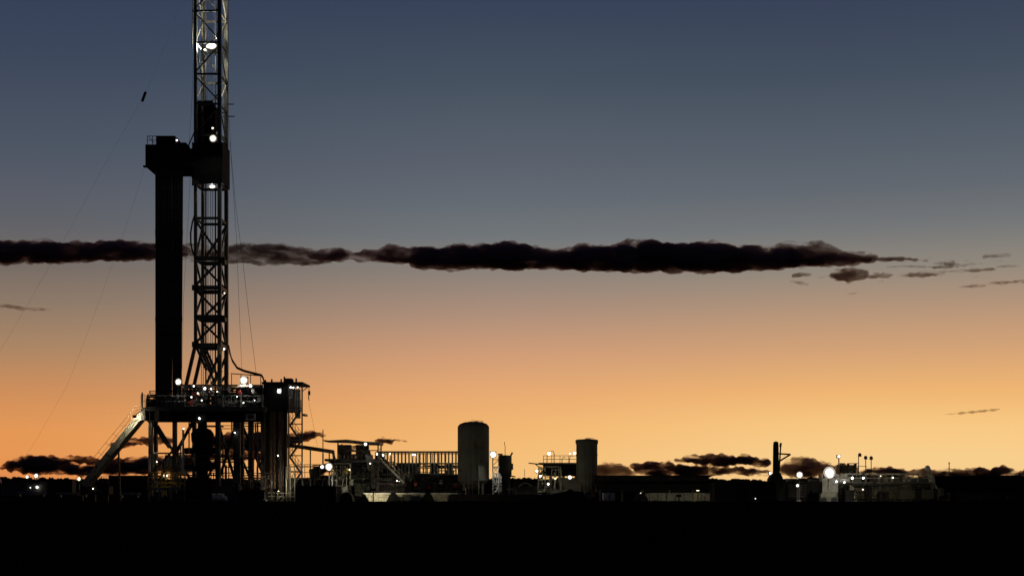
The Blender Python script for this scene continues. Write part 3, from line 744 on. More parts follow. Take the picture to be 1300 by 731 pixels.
container('shipping_container', 'dark closed container between the pale ramp and the rig legs', 'container', 139, 603.5, 187, 235, 2.4)
container('shipping_container', 'short dark container behind the foot of the ramp, nearest the far trailers', 'container', 62, 608, 91, 240, 2.4)
tr = container('site_trailer', 'grey site trailer at the edge of the yard with a lit wall lamp', 'trailer', 6, 611, 60, 240, 2.6, 'grey', rib=False)
bulb(tr, 47, 618, 239.8, 1.5, 30, COOL); bulb(tr, 38.5, 618.5, 239.8, .6, 10, COOL)
for xx in (14, 26): MB().pbox(xx, 614, xx+6, 619, 239.9, 239.97).build('window', 'glass', tr)
container('site_trailer', 'low dark trailer cut off by the frame edge', 'trailer', -40, 613, 3, 240, 5, 'box')
def pole_lamp(label, x, y, d, rpx, s, col=WHITE, name='lamp_post', group=None):
    t = thing(name, label, 'lamp', G(x, d+.3), group)
    MB().tube([Vector((PX(x,d), d+.3, 0)), W(x,y+rpx,d+.3)], .06, 8).build('post', 'steel', t)
    MB().lathe(G(x,d+.3), [(.22,0),(.22,.12),(.08,.18)], 10).build('foot', 'steel', t)
    flood(t, x, y, d, rpx, s, col, name='lamp_head')
    return t
pole_lamp('smaller of two close lamps glowing above the grey site trailer', 34.5, 605, 245, 2.0, 40, WHITE)
pole_lamp('larger of two close lamps glowing above the grey site trailer', 46, 603.5, 244, 2.8, 60, WHITE)
pole_lamp('yellowish lamp beside the lower end of the pale ramp', 100.5, 607.5, 246, 2.6, 50, (1,.9,.6))
lp = thing('lattice_boom', 'thin slanting boom tip at the edge of the frame', 'boom', G(2, 240))
MB().bar(G(4,240), W(-4,594,240), .3).build('boom', 'red', lp)
# pipe racks along the yard
for x0, x1, d, lb in ((72,112,205,'pale pipe lying on low blocks behind the catwalk'),(150,178,200,'short pale pipe lying on the ground before the dark container'),(20,58,215,'pale pipe lying on the ground in front of the grey site trailer')):
    t = thing('line_pipe', lb, 'pipe', G((x0+x1)/2, d)); MB().tube([Vector((PX(x0,d),d,.55)), Vector((PX(x1,d),d,.5))], .16, 10).build('pipe_length', 'pale', t, smooth=True)
    for xx in (x0+4, x1-4): MB().gbox(xx-1, gy(d)-3, xx+1, d-.3, d+.3).build('block', 'grey', t)

# ------------------------------------------------------------------ equipment around the rig's feet
ps = thing('pump_skid', 'pale railed pump skid at the near foot of the rig', 'pump skid', G(210, 145))
MB().pbox(187, 619, 236, 621.5, 144.5, 146.4).build('deck', 'pale', ps)
for x in (189,202,217,234): MB().gbox(x-1, 621.6, x+1, 144.6, 144.9).build('leg', 'pale', ps)
MB().rail(W(187,619,144.6), W(236,619,144.6), 1.1, .8, .028).build('handrail', 'yellow', ps)
MB().gbox(196, 624, 205, 144.8, 146).build('motor', 'grey', ps); MB().gbox(220, 626, 232, 144.8, 146).build('pump', 'green', ps)
pipework(MB(), 188, 600, 236, 619, 144.9, 146.2, 18, .06).build('pipework', 'yellow', ps)
for x,y in ((195,611),(226,609)): valve(ps, x, y, 144.8, .3, 'pale')
bulb(ps, 212, 603.5, 144.8, 1.1, 40, WARM)
ve = thing('pressure_vessel', 'white upright round-topped vessel among the rig legs', 'vessel', G(214, 148.9))
zt = PZ(577,148.9); zl = PZ(592,148.9)
MB().lathe(G(214,148.9), [(.15,zl-.15),(.42,zl),(.45,zt-.5),(.4,zt-.2),(.25,zt-.05),(.05,zt)], 18).build('shell', 'white', ve, smooth=True)
for x in (-.3,.3):
    for y in (-.3,.3): MB().bar((PX(214,148.9)+x,148.9+y,0), (PX(214,148.9)+x,148.9+y,zl+.05), .09).build('leg', 'yellow', ve)
MB().pbox(210,593,218,597,148.2,148.4).build('manifold', 'yellow', ve)
def housing(name, label, cat, x0, y0, x1, d, depth, m, bits):
    t = thing(name, label, cat, G((x0+x1)/2, d)); b = MB().gbox(x0, y0, x1, d, d+depth, .3); b.build('housing', m, t, bev=.04)
    MB().gbox(x0-1, gy(d)-4, x1+1, d-.15, d+depth+.1, 0).build('skid', 'steel', t)
    for k in range(bits):
        xx = R.uniform(x0+1, x1-3); hh = R.uniform(2, 7)
        if R.random() < .5: MB().pbox(xx, y0-hh*.6, xx+R.uniform(2,5), y0-.1, d+.3, d+1).build('air_intake', m, t)
        else: MB().tube([W(xx,y0,d+.8), W(xx,y0-hh,d+.8), W(xx+1.5,y0-hh-1.2,d+.8)], .1, 8).build('exhaust_stack', m, t)
    g = MB()
    for k in range(6): g.pbox(x0+2, y0+3+k*2.2, x0+(x1-x0)*.45, y0+4+k*2.2, d-.04, d-.003)
    g.build('louvre_panel', 'steel', t)
    return t
housing('tool_house', 'black boxy tool house in front of the blowout preventer', 'tool house', 236, 607, 266, 144.5, 3, 'black', 4)
housing('engine_skid', 'low dark engine skid between the tool house and the standpipes', 'engine', 268, 616, 303, 144.3, 3, 'steel', 8)
housing('engine_skid', 'lowest dark engine skid beside the stair tower foot', 'engine', 305, 622, 336, 144.3, 3, 'black', 7)
mp = thing('mud_pump', 'small pale mud pump lying before the low dark engine skid', 'pump', G(277, 143))
MB().gbox(269, 630, 286, 142.6, 143.8, .25).build('body', 'white', mp, bev=.05); MB().gbox(268, 636, 287, 142.5, 144).build('base', 'grey', mp)
for x in (272,277,282): MB().lathe(W(x,630,143.2), [(.25,-.2),(.25,.25),(.12,.3)], 12).build('valve_cap', 'pale', mp)
pr = thing('cellar_rail', 'low pipe rail along the front of the rig base', 'railing', G(300, 145.9))
MB().rail(G(270,145.8)+Vector((0,0,.55)), G(336,145.8)+Vector((0,0,.55)), 1.0, 1.0, .03).build('rail', 'grey', pr)
pipework(MB(), 268, 600, 345, 618, 145, 146, 24, .05).build('pipework', 'steel', pr)
c0 = container('shipping_container', 'black container standing alone in front, right beside the rig', 'container', 377, 617, 425, 141, 5, 'box', door=False)

# ------------------------------------------------------------------ flow line, shakers
fl = thing('flow_line', 'thick dark pipe bridging from the rig to the shakers', 'pipe', G(395, 151))
MB().tube([W(366,565,151), W(385,567.5,151), W(405,570.5,151), W(423,573.5,151), W(425,585,151)], .22, 10).build('pipe_run', 'steel', fl, smooth=True)
MB().bar(W(366,563,150.8), W(424,571.5,150.8), .08).build('cable_tray', 'steel', fl)
for x, y in ((394,569),(418,573)): MB().bar(W(x,y,151), G(x,151), .12).build('support_post', 'steel', fl)
MB().tube([W(394,569,150.6), W(394,580,150.6)], .07, 6).build('drip_leg', 'steel', fl)
wk = thing('walkway', 'railed steel walkway behind the black container', 'walkway', G(392, 153))
MB().pbox(368, 606, 425, 608.5, 152, 154).build('walkway_deck', 'grey', wk); MB().rail(W(368,606,152.1), W(425,606,152.1), 1.15, .55, .03).build('handrail', 'steel', wk)
r2 = MB().rail(W(368,594,153.8), W(425,594,153.8), .4, .8, .03); r2.build('upper_rail', 'red', wk)
for x in (370,385,400,415): MB().bar(W(x,608.6,152.3), G(x,152.3), .14).build('leg', 'steel', wk)
MB().gbox(370, 610, 424, 154.2, 156).build('tank_wall', 'green', wk)
wh = MB().tube([W(410,575,152.5), W(410,545,152.5)], .05, 6); wh.bar(W(409,558,152.5), W(416,559,152.5), .06); wh.tube([G(410,152.5), W(410,575,152.5)], .08, 6)
tag(wh.build('thin_mast', 'steel'), 'thin upright whip mast beside the shaker canopy', 'mast')
shk = thing('shale_shaker_unit', 'floodlit shale shakers under a flat dark canopy', 'shale shaker', G(440, 154))
cn = MB(); d = 152.6
cn.prism([(PX(411,d),PZ(559,d)),(PX(440,d),PZ(557.5,d)),(PX(462,d),PZ(560,d)),(PX(482,d),PZ(561,d)),(PX(482,d),PZ(564,d)),(PX(462,d),PZ(563.5,d)),(PX(440,d),PZ(561,d)),(PX(411,d),PZ(560,d))], 152.6, 157)
cn.build('canopy_roof', 'grey', shk)
for x in (429, 480):
    for dd in (153, 156.5): MB().bar(W(x,562,153)+Vector((0,dd-153,0)), G(x,153)+Vector((0,dd-153,0)), .14).build('canopy_post', 'steel', shk)
MB().bar(W(462,571.5,153), W(480,571.5,153), .1).build('canopy_tie', 'steel', shk)
MB().gbox(398, 603, 478, 154, 158).build('shaker_tank', 'green', shk)
MB().pbox(424, 585.2, 476, 602.8, 154.2, 157).build('collecting_box', 'green', shk)
sl = MB(); sl.prism([(PX(476,154),PZ(574,154)),(PX(480,154),PZ(574,154)),(PX(504,154),PZ(600,154)),(PX(504,154),PZ(606,154)),(PX(476,154),PZ(606,154))], 154.0, 156.5); sl.build('slope_panel', 'black', shk)
pipework(MB(), 446, 586, 500, 624, 152.6, 153.8, 44, .06).build('pipework', 'steel', shk)
pipework(MB(), 398, 590, 470, 630, 151.2, 153.5, 40, .05).build('hose_runs', 'black', shk)
for i in range(8): MB().gbox(402+i*9.3, 603.5, 403.4+i*9.3, 153.85, 153.99).build('stiffener', 'grey', shk)
MB().pbox(412, 582, 482, 585, 153.2, 157).build('shaker_deck', 'grey', shk)
for x0, m in ((430,'green'),(452,'green')):
    dd = 153.6; s_ = MB(); s_.prism([(PX(x0,dd),PZ(582,dd)),(PX(x0,dd),PZ(575,dd)),(PX(x0+5,dd),PZ(572,dd)),(PX(x0+19,dd),PZ(577,dd)),(PX(x0+19,dd),PZ(582,dd))], dd, dd+2.2)
    so = s_.build('shaker', m, shk)
    MB().lathe(W(x0+8,570,dd+.6), [(.45,-.7),(.5,-.65),(.5,.65),(.45,.7)], 14, 'x').build('vibrator_motor', 'steel', so)
    for k in range(4): MB().tube([W(x0+2+k*5,582,dd-.1), W(x0+2+k*5,577,dd-.1)], .09, 6).build('spring', 'pale', so)
ch = MB(); dd = 152.9
ch.add([W(462,572,dd), W(470,572,dd), W(476,598,dd-1), W(468,598,dd-1), W(462,572,dd+.3), W(470,572,dd+.3), W(476,598,dd-.7), W(468,598,dd-.7)], [(0,1,2,3),(7,6,5,4),(0,4,5,1),(1,5,6,2),(2,6,7,3),(3,7,4,0)])
ch.build('slide_chute', 'green', shk)
ch = MB()
ch.add([W(392,596,152), W(426,583,152), W(430,588,152), W(394,612,152), W(392,596,152.6), W(426,583,152.6), W(430,588,152.6), W(394,612,152.6)], [(0,1,2,3),(7,6,5,4),(0,4,5,1),(1,5,6,2),(2,6,7,3),(3,7,4,0)])
ch.build('slide_chute', 'green', shk)
pipework(MB(), 418, 588, 445, 632, 151, 152.8, 42, .055).build('pipework', 'pale', shk)
pipework(MB(), 432, 566, 462, 583, 152.9, 153.5, 22, .05).build('pipework', 'steel', shk)
pipework(MB(), 446, 585, 482, 606, 152.4, 153.9, 20, .06).build('pipework', 'steel', shk)
for x,y in ((425,600),(433,607),(428,618),(440,598),(438,622),(447,612)): valve(shk, x, y, 151.2, .32, R.choice(('pale','green','yellow')))
for x0,y0,x1 in ((424,610,431),(434,604,441),(441,616,450),(446,603,462)): MB().gbox(x0, y0, x1, 152.9, 153.8).build('control_cabinet', 'green', shk)
sw = MB()
for i in range(10):
    p = W(483,582,152.5).lerp(W(512,612,152.5), i/9); sw.box((p.x-.14,152.5,p.z-.02),(p.x+.14,153.4,p.z+.02))
for dd in (152.45,153.45): sw.bar(W(482,581,dd), W(513,613,dd), .05, .22)
sw.rail(W(482,581,152.4), W(513,613,152.4), 1.0, .8, .028); sw.build('stair', 'pale', shk)
flood(shk, 417.5, 592, 150.8, 4.9, 160, WHITE); flood(shk, 409, 592.3, 150.9, 2.6, 70, WHITE); flood(shk, 464, 563.5, 152.3, 2.4, 70, WHITE)
bulb(shk, 478.5, 576, 152.6, 1.2, 25, WHITE); bulb(shk, 486.5, 577.5, 152.6, 1.1, 25, WHITE); bulb(shk, 444, 596, 151.2, 1.1, 30, WARM)
flood(shk, 470, 588, 150.8, 1.2, 60, WARM); bulb(shk, 504, 610, 151.2, .8, 30, WARM)

# ------------------------------------------------------------------ railed mud tank and cuttings bins
mt = thing('mud_tank', 'long mud tank with closely spaced railing between the shakers and the big silo', 'tank', G(530, 160))
MB().gbox(478, 604, 590, 158, 163).build('tank_body', 'green', mt)
MB().pbox(476, 601.5, 590, 603.8, 157.7, 163).build('tank_deck', 'grey', mt)
for i in range(14): MB().gbox(480+i*7.6, 604.2, 481.3+i*7.6, 157.82, 157.99).build('stiffener', 'grey', mt)
MB().tube([W(478,612,157.3), W(560,612.5,157.3), W(572,617,157.3), W(588,617,157.3)], .12, 8).build('header_pipe', 'steel', mt)
MB().tube([W(484,620,157.2), W(586,619.5,157.2)], .09, 8).build('header_pipe', 'grey', mt)
pipework(MB(), 515, 604, 586, 625, 156.4, 157.4, 26, .06).build('pipework', 'black', mt)
for x0,y0,x1 in ((516,611,522),(533,608,541),(549,613,556),(565,607,574)): MB().gbox(x0, y0, x1, 155.6, 156.6).build('control_cabinet', 'black', mt)
for x,y in ((528,614),(545,618),(560,612),(578,616)): valve(mt, x, y, 156.9, .3, R.choice(('red','pale','grey')))
zr = PZ(573.5,157.8)-PZ(601.5,157.8)
rr_ = MB(); a, b = W(478,601.5,157.8), W(588,601.5,157.8)
rr_.bar(a+Vector((0,0,zr)), b+Vector((0,0,zr)), .1, .2); rr_.tube([a+Vector((0,0,zr*.5)), b+Vector((0,0,zr*.5))], .03, 5)
rr_.build('top_rail', 'steel', mt)
for i in range(25):
    p = a.lerp(b, i/24); MB().bar(p, p+Vector((0,0,zr)), .17, .12).build('rail_post', 'pale', mt)
rq = MB(); rq.rail(W(480,601.5,162.6), W(592,601.5,162.6), zr*.95, .8, .05); rq.build('rear_rail', 'pale', mt)
for x in (491,510,526,551,571):
    g = MB(); c = W(x,601.3,159.5); g.lathe(c, [(.5,0),(.5,.3),(.3,.4),(.34,.5),(.34,1.1),(.1,1.2)], 12); g.bar(c+Vector((-.5,0,.9)), c+Vector((.5,0,.9)), .25); g.build('agitator', 'steel', mt)
pipework(MB(), 480, 588, 588, 601, 158.2, 160, 26, .06).build('pipework', 'steel', mt)
MB().pbox(500,590,530,600,160.5,162).build('control_cabinet', 'steel', mt)
for x in (519, 522): bulb(mt, x+5, 577, 157.4, .9, 16, WARM)
bulb(mt, 495, 576, 157.4, .9, 16, WARM); bulb(mt, 507, 611, 157.7, .7, 20, WARM)
BL = ('brightest pale cuttings bin with sloping ends, nearest the shakers', 'middle cuttings bin with sloping ends beneath the railed tank', 'cuttings bin closest to the big silo, partly hidden')
for lb, xa, xb, d in zip(BL, (461,500,541), (499,540,580), (148.2,148.3,148.5)):
    t = thing('cuttings_bin', lb, 'skip bin', G((xa+xb)/2, d), 'cuttings bins under the mud tank')
    zt = PZ(625.5,d); X0,X1 = PX(xa,d), PX(xb,d); X2,X3 = PX(xa+8,d), PX(xb-7,d)
    MB().prism([(X2,.06),(X3,.06),(X1-.15,zt-.1),(X0+.15,zt-.1)], d, d+2.2).build('bin_body', 'bin', t)
    rm = MB(); rm.box((X0,d-.1,zt-.1),(X1,d+.05,zt)); rm.box((X0,d+2.1,zt-.1),(X1,d+2.3,zt)); rm.build('rim', 'white', t)
    for k in range(3):
        xx = X2+(X3-X2)*(k+.5)/3; MB().bar((xx,d-.05,.1),(xx,d-.05,zt-.12),.1).build('rib', 'pale', t)
tag(MB().prism([(PX(430,145),.0),(PX(448,145),.0),(PX(446,145),PZ(629,145)),(PX(441,145),PZ(624,145)),(PX(434,145),PZ(626,145))], 145, 147).build('spoil_bin', 'black'), 'dark hopper shaped bin between the black container and the bright bins', 'hopper bin')
for x, lb in ((499,'black triangular hopper between the brightest and the middle cuttings bin'),(543,'black round-shouldered hopper beyond the middle cuttings bin')):
    t = thing('feed_hopper', lb, 'hopper', G(x, 146.2)); d = 146.2
    MB().prism([(PX(x-9,d),.05),(PX(x+9,d),.05),(PX(x+4,d),PZ(627,d)),(PX(x-4,d),PZ(627,d))], d, d+1.2).build('cone', 'black', t)
    MB().box((PX(x-3,d),d+.2,PZ(627,d)),(PX(x+3,d),d+1,PZ(625,d))).build('cap', 'black', t)
# added fill lamps that brighten the bins, silos, tanks and standpipes
fill_lamp('short black added fill lamp with its head turned to the pale cuttings bins', 474, 621, 145.2, 330, up=False)
fill_lamp('added black fill lamp turned up to the taller silo, before the dark water tank', 588, 624, 140, 170)
fill_lamp('added black fill lamp turned up to the flat-topped silo and the centrifuge unit', 724, 622, 148, 42)
fill_lamp('added black fill lamp turned to the olive tank wall under the long trailer', 862, 629, 143, 110, up=False)
fill_lamp('added black fill lamp turned to the railed mud tank on the far side', 1122, 629, 142, 520, up=False)
fill_lamp('added black fill lamp turned up to the rusty standpipes of the rig', 350, 622, 144.5, 80)

# ------------------------------------------------------------------ silos
def silo(label, x0, x1, ytop, d, dome, m='silo'):
    t = thing('silo', label, 'silo', G((x0+x1)/2, d)); c = G((x0+x1)/2, d); r = (x1-x0)/2*d/F; zt = PZ(ytop, d)
    if dome: prof = [(r*.3,1.2),(r*.99,2.2),(r,2.25),(r,zt-.62),(r*.985,zt-.5),(r*.86,zt-.25),(r*.6,zt-.08),(r*.3,zt-.02),(r*.08,zt)]
    else: prof = [(r*.35,1.1),(r*.97,2.2),(r*.96,2.25),(r*.96,zt-.55),(r*1.02,zt-.5),(r*1.03,zt-.12),(r*.85,zt-.05),(r*.1,zt)]
    MB().lathe(c, prof, 48).build('shell', m, t, smooth=True)
    sm = MB()
    for z in [2.4+k*1.3 for k in range(int((zt-3.4)/1.3)+1)]: sm.lathe(c, [(r*1.001,z-.04),(r*1.012,z),(r*1.001,z+.04)], 48)
    sm.build('seam', m, t)
    for k in range(4):
        a = math.pi/4+k*math.pi/2; p = c+Vector((r*.85*math.cos(a), r*.85*math.sin(a), 0)); MB().bar(p, p+Vector((0,0,2.5)), .22).build('leg', 'steel', t)
    ld = MB(); yy = c.y-r-.18
    for s in (-.2,.2): ld.tube([(c.x-r*.15+s,yy,.3),(c.x-r*.15+s,yy,zt-.1)], .03, 5)
    for k in range(int(zt/.3)): ld.tube([(c.x-r*.15-.2,yy,.4+k*.3),(c.x-r*.15+.2,yy,.4+k*.3)], .016, 4)
    ld.build('ladder', 'grey', t)
    fp = MB().tube([(c.x+r*.35,c.y-r*.98,.4),(c.x+r*.35,c.y-r*.98,zt-.9)], .07, 8); fp.build('fill_pipe', m, t)
    hp = MB().lathe((c.x+r*.15,c.y,zt-.03), [(.3,-.1),(.3,.04),(.1,.07)], 14); hp.rail((c.x-r*.1,c.y-.5,zt-.15),(c.x+r*.6,c.y-.5,zt-.2), .24, .6, .025); hp.build('top_hatch', 'steel', t)
    return t, c, r, zt
s1, c1, r1, z1 = silo('taller wide grey silo with a domed top and lit ladder', 581, 621, 535, 153, True)
s2, c2, r2_, z2 = silo('smaller flat-topped silo with a thick rim, glowing greenish near its base', 731, 759, 557, 153, False)
# scaffold with lamp beside the big silo
sf = thing('scaffold_tower', 'floodlit pale scaffold tower tight against the big silo', 'scaffold', G(629, 152.5))
for x in (625.5, 633):
    for dd in (151.8, 153): MB().tube([W(x,580,152)+Vector((0,dd-152,0)), G(x,152)+Vector((0,dd-152,0))], .05, 6).build('upright', 'white', sf)
bz = MB()
for k in range(6):
    y = 583+k*9; bz.tube([W(625.5,y,151.8), W(633,y+ (8 if k % 2 else 0),151.8)], .035, 5); bz.tube([W(625.5,y+8,151.8), W(633,y,151.8)], .035, 5)
bz.build('bracing', 'white', sf)
MB().pbox(625,592,634,593.5,151.7,153.1).build('platform', 'white', sf)
flood(sf, 626, 576.5, 151.2, 4.6, 150, WHITE)
pipework(MB(), 626, 600, 636, 624, 151.2, 152, 14, .06).build('pipework', 'white', sf)
at_ = thing('small_tank', 'small raised round tank with a whip antenna beside the big silo', 'tank', G(641, 155))
c = G(641,155); zt = PZ(578,155); zb_ = PZ(604,155); r = 8.6*155/F
MB().lathe(c, [(r*.3,zb_-.6),(r,zb_),(r,zt-.1),(r*.9,zt),(r*.1,zt+.06)], 28).build('shell', 'silo', at_, smooth=True)
for k in range(4):
    a = .6+k*math.pi/2; p = c+Vector((r*.85*math.cos(a), r*.85*math.sin(a), 0)); MB().bar(p, p+Vector((0,0,zb_+.3)), .14).build('leg', 'steel', at_)
MB().tube([W(641.3,578,155), W(641.3,567,155), W(640.2,560.5,155)], .035, 5).build('antenna', 'steel', at_)
MB().bar(W(648,579,155), W(650.5,574,155), .18).build('vent_pipe', 'steel', at_); MB().pbox(632,575.5,638,577.5,154.5,155.4).build('lid', 'steel', at_)
MB().pbox(649.5,588,651.5,596,154.6,155.2).build('junction_box', 'grey', at_)
pipework(MB(), 634, 604, 655, 628, 153, 154.5, 18, .07).build('pipework', 'steel', at_)
dt = thing('arched_shelter', 'low arched shelter with a pale rib between the silos', 'shelter', G(667, 158)); d = 157
arc = [(PX(667+18*math.cos(a),d), PZ(624-17*math.sin(a),d)) for a in [math.pi*k/14 for k in range(15)]]
MB().prism(arc+[(arc[-1][0],0),(arc[0][0],0)][:2], d, d+6).build('cover', 'box', dt, smooth=False)
MB().tube([W(654+26*k/10, 622-9*math.sin(math.pi*k/10), d-.1) for k in range(11)], .1, 6).build('rib', 'pale', dt)
MB().gbox(653, 617, 683, d-.2, d-.05).build('end_wall', 'grey', dt)
MB().bar(G(683,155), W(683,604,155), .12).build('door_post', 'white', dt)
MB().tube([W(666,604,157.5), W(666,595,157.5)], .03, 5).build('vent_mast', 'steel', dt)

# ------------------------------------------------------------------ treatment unit between the silos
tu = thing('centrifuge_unit', 'dark raised centrifuge unit with gooseneck lamp poles beside the flat-topped silo', 'centrifuge', G(710, 155))
MB().pbox(690, 589, 733, 604, 154, 157).build('cabin', 'black', tu); MB().pbox(684, 587, 736, 589, 153.8, 157.2).build('roof', 'steel', tu)
cnp = MB(); cnp.bar(W(671,587.5,154.2), W(690,589.5,154.2), .25, .12); cnp.bar(W(680,589,154.2), W(690,597,154.2), .1); cnp.bar(W(684,604,154.2), W(692,596,154.2), .25, .3); cnp.build('loading_arm', 'steel', tu)
for x in (688,700,716,732):
    for dd in (154.2,156.8): MB().bar(W(x,604,154)+Vector((0,dd-154,0)), G(x,154)+Vector((0,dd-154,0)), .18).build('leg', 'steel', tu)
MB().gbox(694, 616, 732, 155, 157).build('tank', 'grey', tu)
hp = MB(); d = 152.6
hp.prism([(PX(712,d),PZ(606,d)),(PX(731,d),PZ(606,d)),(PX(741,d),PZ(624,d)),(PX(741,d),.05),(PX(720,d),.05)], d, d+1.5); hp.build('slide_hopper', 'green', tu)
pipework(MB(), 684, 592, 712, 624, 152.8, 153.8, 34, .06).build('pipework', 'pale', tu)
MB().rail(W(690,587,154), W(732,587,154), .75, .9, .03).build('roof_handrail', 'steel', tu)
for x, y, bx in ((694.5,577,697),(703.5,572,699.5),(713.5,580,718),(723,578,727)):
    g = MB().tube([W(x,588,154.5), W(x,y+3,154.5), W(x+(bx-x)*.4,y,154.5), W(bx,y+.8,154.5)], .04, 6); g.build('gooseneck_pole', 'steel', tu)
bulb(tu, 697, 575.5, 154.3, 2.1, 60, WARM); bulb(tu, 729.5, 575, 154, 1.9, 60, WARM); bulb(tu, 723.5, 575.5, 154.3, .9, 10, WARM)
flood(tu, 681.5, 597.5, 152.6, 2.4, 80, WARM); bulb(tu, 686, 604, 152.6, 1.4, 40, WARM)
flood(tu, 696, 614, 152.4, 1.9, 60, WHITE); flood(tu, 723.5, 605.5, 151.6, 2.7, 90, WHITE); bulb(tu, 705, 607, 152.7, .9, 30, WARM)
MB().gbox(699, 622, 720, 151.5, 152.4).build('catch_bin', 'grey', tu)
nt_ = thing('water_tank', 'low dark rectangular tank in front of both silos', 'tank', G(640, 147))
MB().gbox(572, 627, 700, 146.5, 148.6).build('body', 'black', nt_); 
for x in range(576,700,12): MB().gbox(x, 628, x+1, 146.35, 146.49).build('stiffener', 'black', nt_)
ob = thing('pump_unit', 'low dark pump unit stepping down below the flat-topped silo', 'pump', G(738, 146))
MB().prism([(PX(700,146),0),(PX(760,146),0),(PX(759,146),PZ(632,146)),(PX(748,146),PZ(630,146)),(PX(738,146),PZ(624,146)),(PX(722,146),PZ(622,146)),(PX(700,146),PZ(627,146))], 146, 147.6).build('housing', 'black', ob)
MB().lathe(W(747,628,145.8), [(.3,-.2),(.42,-.15),(.42,.15),(.3,.2)], 16, 'y').build('flywheel', 'steel', ob)

# ------------------------------------------------------------------ long trailers
lt_ = thing('long_trailer', 'long flat dark trailer body stretching between the flat-topped silo and the crane post', 'trailer', G(832, 152))
MB().gbox(758, 604.5, 900, 152, 155, 1.0).build('body', 'box', lt_); MB().pbox(756, 603, 903, 605, 151.8, 155.2).build('roof', 'black', lt_)
MB().pbox(757, 613, 909, 621, 150.6, 151.9).build('side_platform', 'black', lt_)
for x in (762,790,816,850,880,905): MB().gbox(x-1.2, 621.1, x+1.2, 151, 151.3).build('leg', 'steel', lt_)
for x in (775,800,830,860): MB().pbox(x, 606.5, x+12, 611, 151.93, 151.98).build('window', 'glass', lt_)
wt = thing('water_tank', 'pale olive low tank wall faintly lit under the long trailer', 'tank', G(865, 150))
MB().gbox(820, 625.5, 907, 150, 150.5, .1).build('tank_wall', 'pale', wt)
for x in range(824,906,11): MB().gbox(x, 626, x+1, 149.9, 149.99).build('rib', 'grey', wt)
MB().bar(G(882,149.8), W(882,627,149.8), .1).build('sight_gauge', 'yellow', wt)
bx = thing('utility_box', 'small pale box standing under the near end of the long trailer', 'utility box', G(773, 150))
MB().gbox(766, 625.5, 781, 150, 151, .15).build('cabinet', 'white', bx); MB().gbox(765, 636, 782, 149.9, 151.1, 0).build('plinth', 'grey', bx); MB().pbox(772.8,626.5,774,634,149.96,149.995).build('door_seam', 'grey', bx)
gp = thing('portable_pump', 'dark wheeled pump standing in the gap before the olive tank wall', 'pump', G(813, 146.5))
MB().prism([(PX(805,146.5),.35),(PX(822,146.5),.35),(PX(820,146.5),PZ(630,146.5)),(PX(816,146.5),PZ(625,146.5)),(PX(811,146.5),PZ(625,146.5)),(PX(807,146.5),PZ(630,146.5))], 146, 147.4).build('body', 'black', gp)
for x in (808,819): MB().lathe(W(x,634.5,145.95), [(.12,-.1),(.3,-.1),(.3,.1),(.12,.1)], 16, 'y').build('wheel', 'rubber', gp)
bulb(gp, 813.5, 625.5, 145.9, .7, 4, WARM)
bl = container('shipping_container', 'big black container at the foot of the crane post', 'container', 908, 611.5, 984, 146, 6, 'box', door=False)
bulb(bl, 959, 632.5, 145.7, .9, 3, WHITE); MB().pbox(953,637.5,962,638.3,145.6,145.75).build('step', 'grey', bl)
# lamps that wash the olive tank and the box
ul = thing('lamp_post', 'low lamp bracket below the trailer roof by the olive tank wall', 'lamp', G(886, 149.3))
MB().tube([G(886,149.3), W(886,622,149.3)], .05, 6).build('post', 'steel', ul)
hd = MB().box((PX(884,149.3),149.1,PZ(622,149.3)),(PX(888,149.3),149.5,PZ(621,149.3))).build('lamp_head', 'black', ul)
MB().box((PX(884.3,149.3),149.2,PZ(622.5,149.3)),(PX(887.7,149.3),149.51,PZ(622.05,149.3))).build('lens', lampmat(WARM, 5), hd)

# ------------------------------------------------------------------ crane post
cp = thing('crane_post', 'stout upright crane post with a triangular folded jib', 'crane', G(986, 150))
MB().lathe(G(985,150), [(.45,0),(.45,2.2),(.34,2.4),(.30,PZ(566,150)),(.26,PZ(561,150)),(.1,PZ(560,150))], 14).build('post', 'black', cp)
MB().bar(W(989,600,149.8), W(991.3,562.5,149.8), .13).build('ram', 'black', cp); MB().bar(W(990.6,567,149.8), W(991.4,562,149.8), .2).build('ram_head', 'black', cp)
for a, b in (((987,575.5),(1003.5,576.5)),((1003.5,576.5),(988,586)),((988,586),(986,592))): MB().bar(W(*a,149.9), W(*b,149.9), .16).build('jib_arm', 'black', cp)
MB().prism([(PX(975,150),.1),(PX(993,150),.1),(PX(992,150),PZ(606,150)),(PX(989,150),PZ(600,150)),(PX(980,150),PZ(601,150)),(PX(976,150),PZ(608,150))], 149.2, 151).build('turret', 'black', cp)
flood(cp, 977.8, 600.5, 149, 2.0, 40, WHITE)

# ------------------------------------------------------------------ bright lamps and the railed tanks on the far side
l1 = thing('light_tower', 'tall light tower carrying the brightest floodlight of the yard', 'light tower', G(1052, 149))
MB().tube([G(1052,149.4), W(1052,606,149.4)], .12, 8).build('mast', 'pale', l1); MB().gbox(1042, 626, 1062, 148.9, 150.4).build('trailer_base', 'green', l1)
flood(l1, 1053, 599.5, 148.6, 7.8, 170, WHITE, name='lamp_head')
for x in (1046,1059): MB().lathe(W(x,634,148.8), [(.1,-.1),(.28,-.1),(.28,.1),(.1,.1)], 14, 'y').build('wheel', 'rubber', l1)
pole_lamp('second brightest lamp, between the crane post and the light tower', 1015, 602.5, 149, 4.3, 110, WHITE)
pole_lamp('low lamp glowing just under the second brightest lamp', 1012.5, 616, 148.5, 2.1, 40, WHITE)
pole_lamp('faint high lamp on a thin pole above the brightest floodlight', 1065, 579, 156, 2.4, 3.0, (1,.92,.7))
ws = thing('white_cabinet', 'white cabinet washed out by the brightest floodlight', 'cabinet', G(1058, 152))
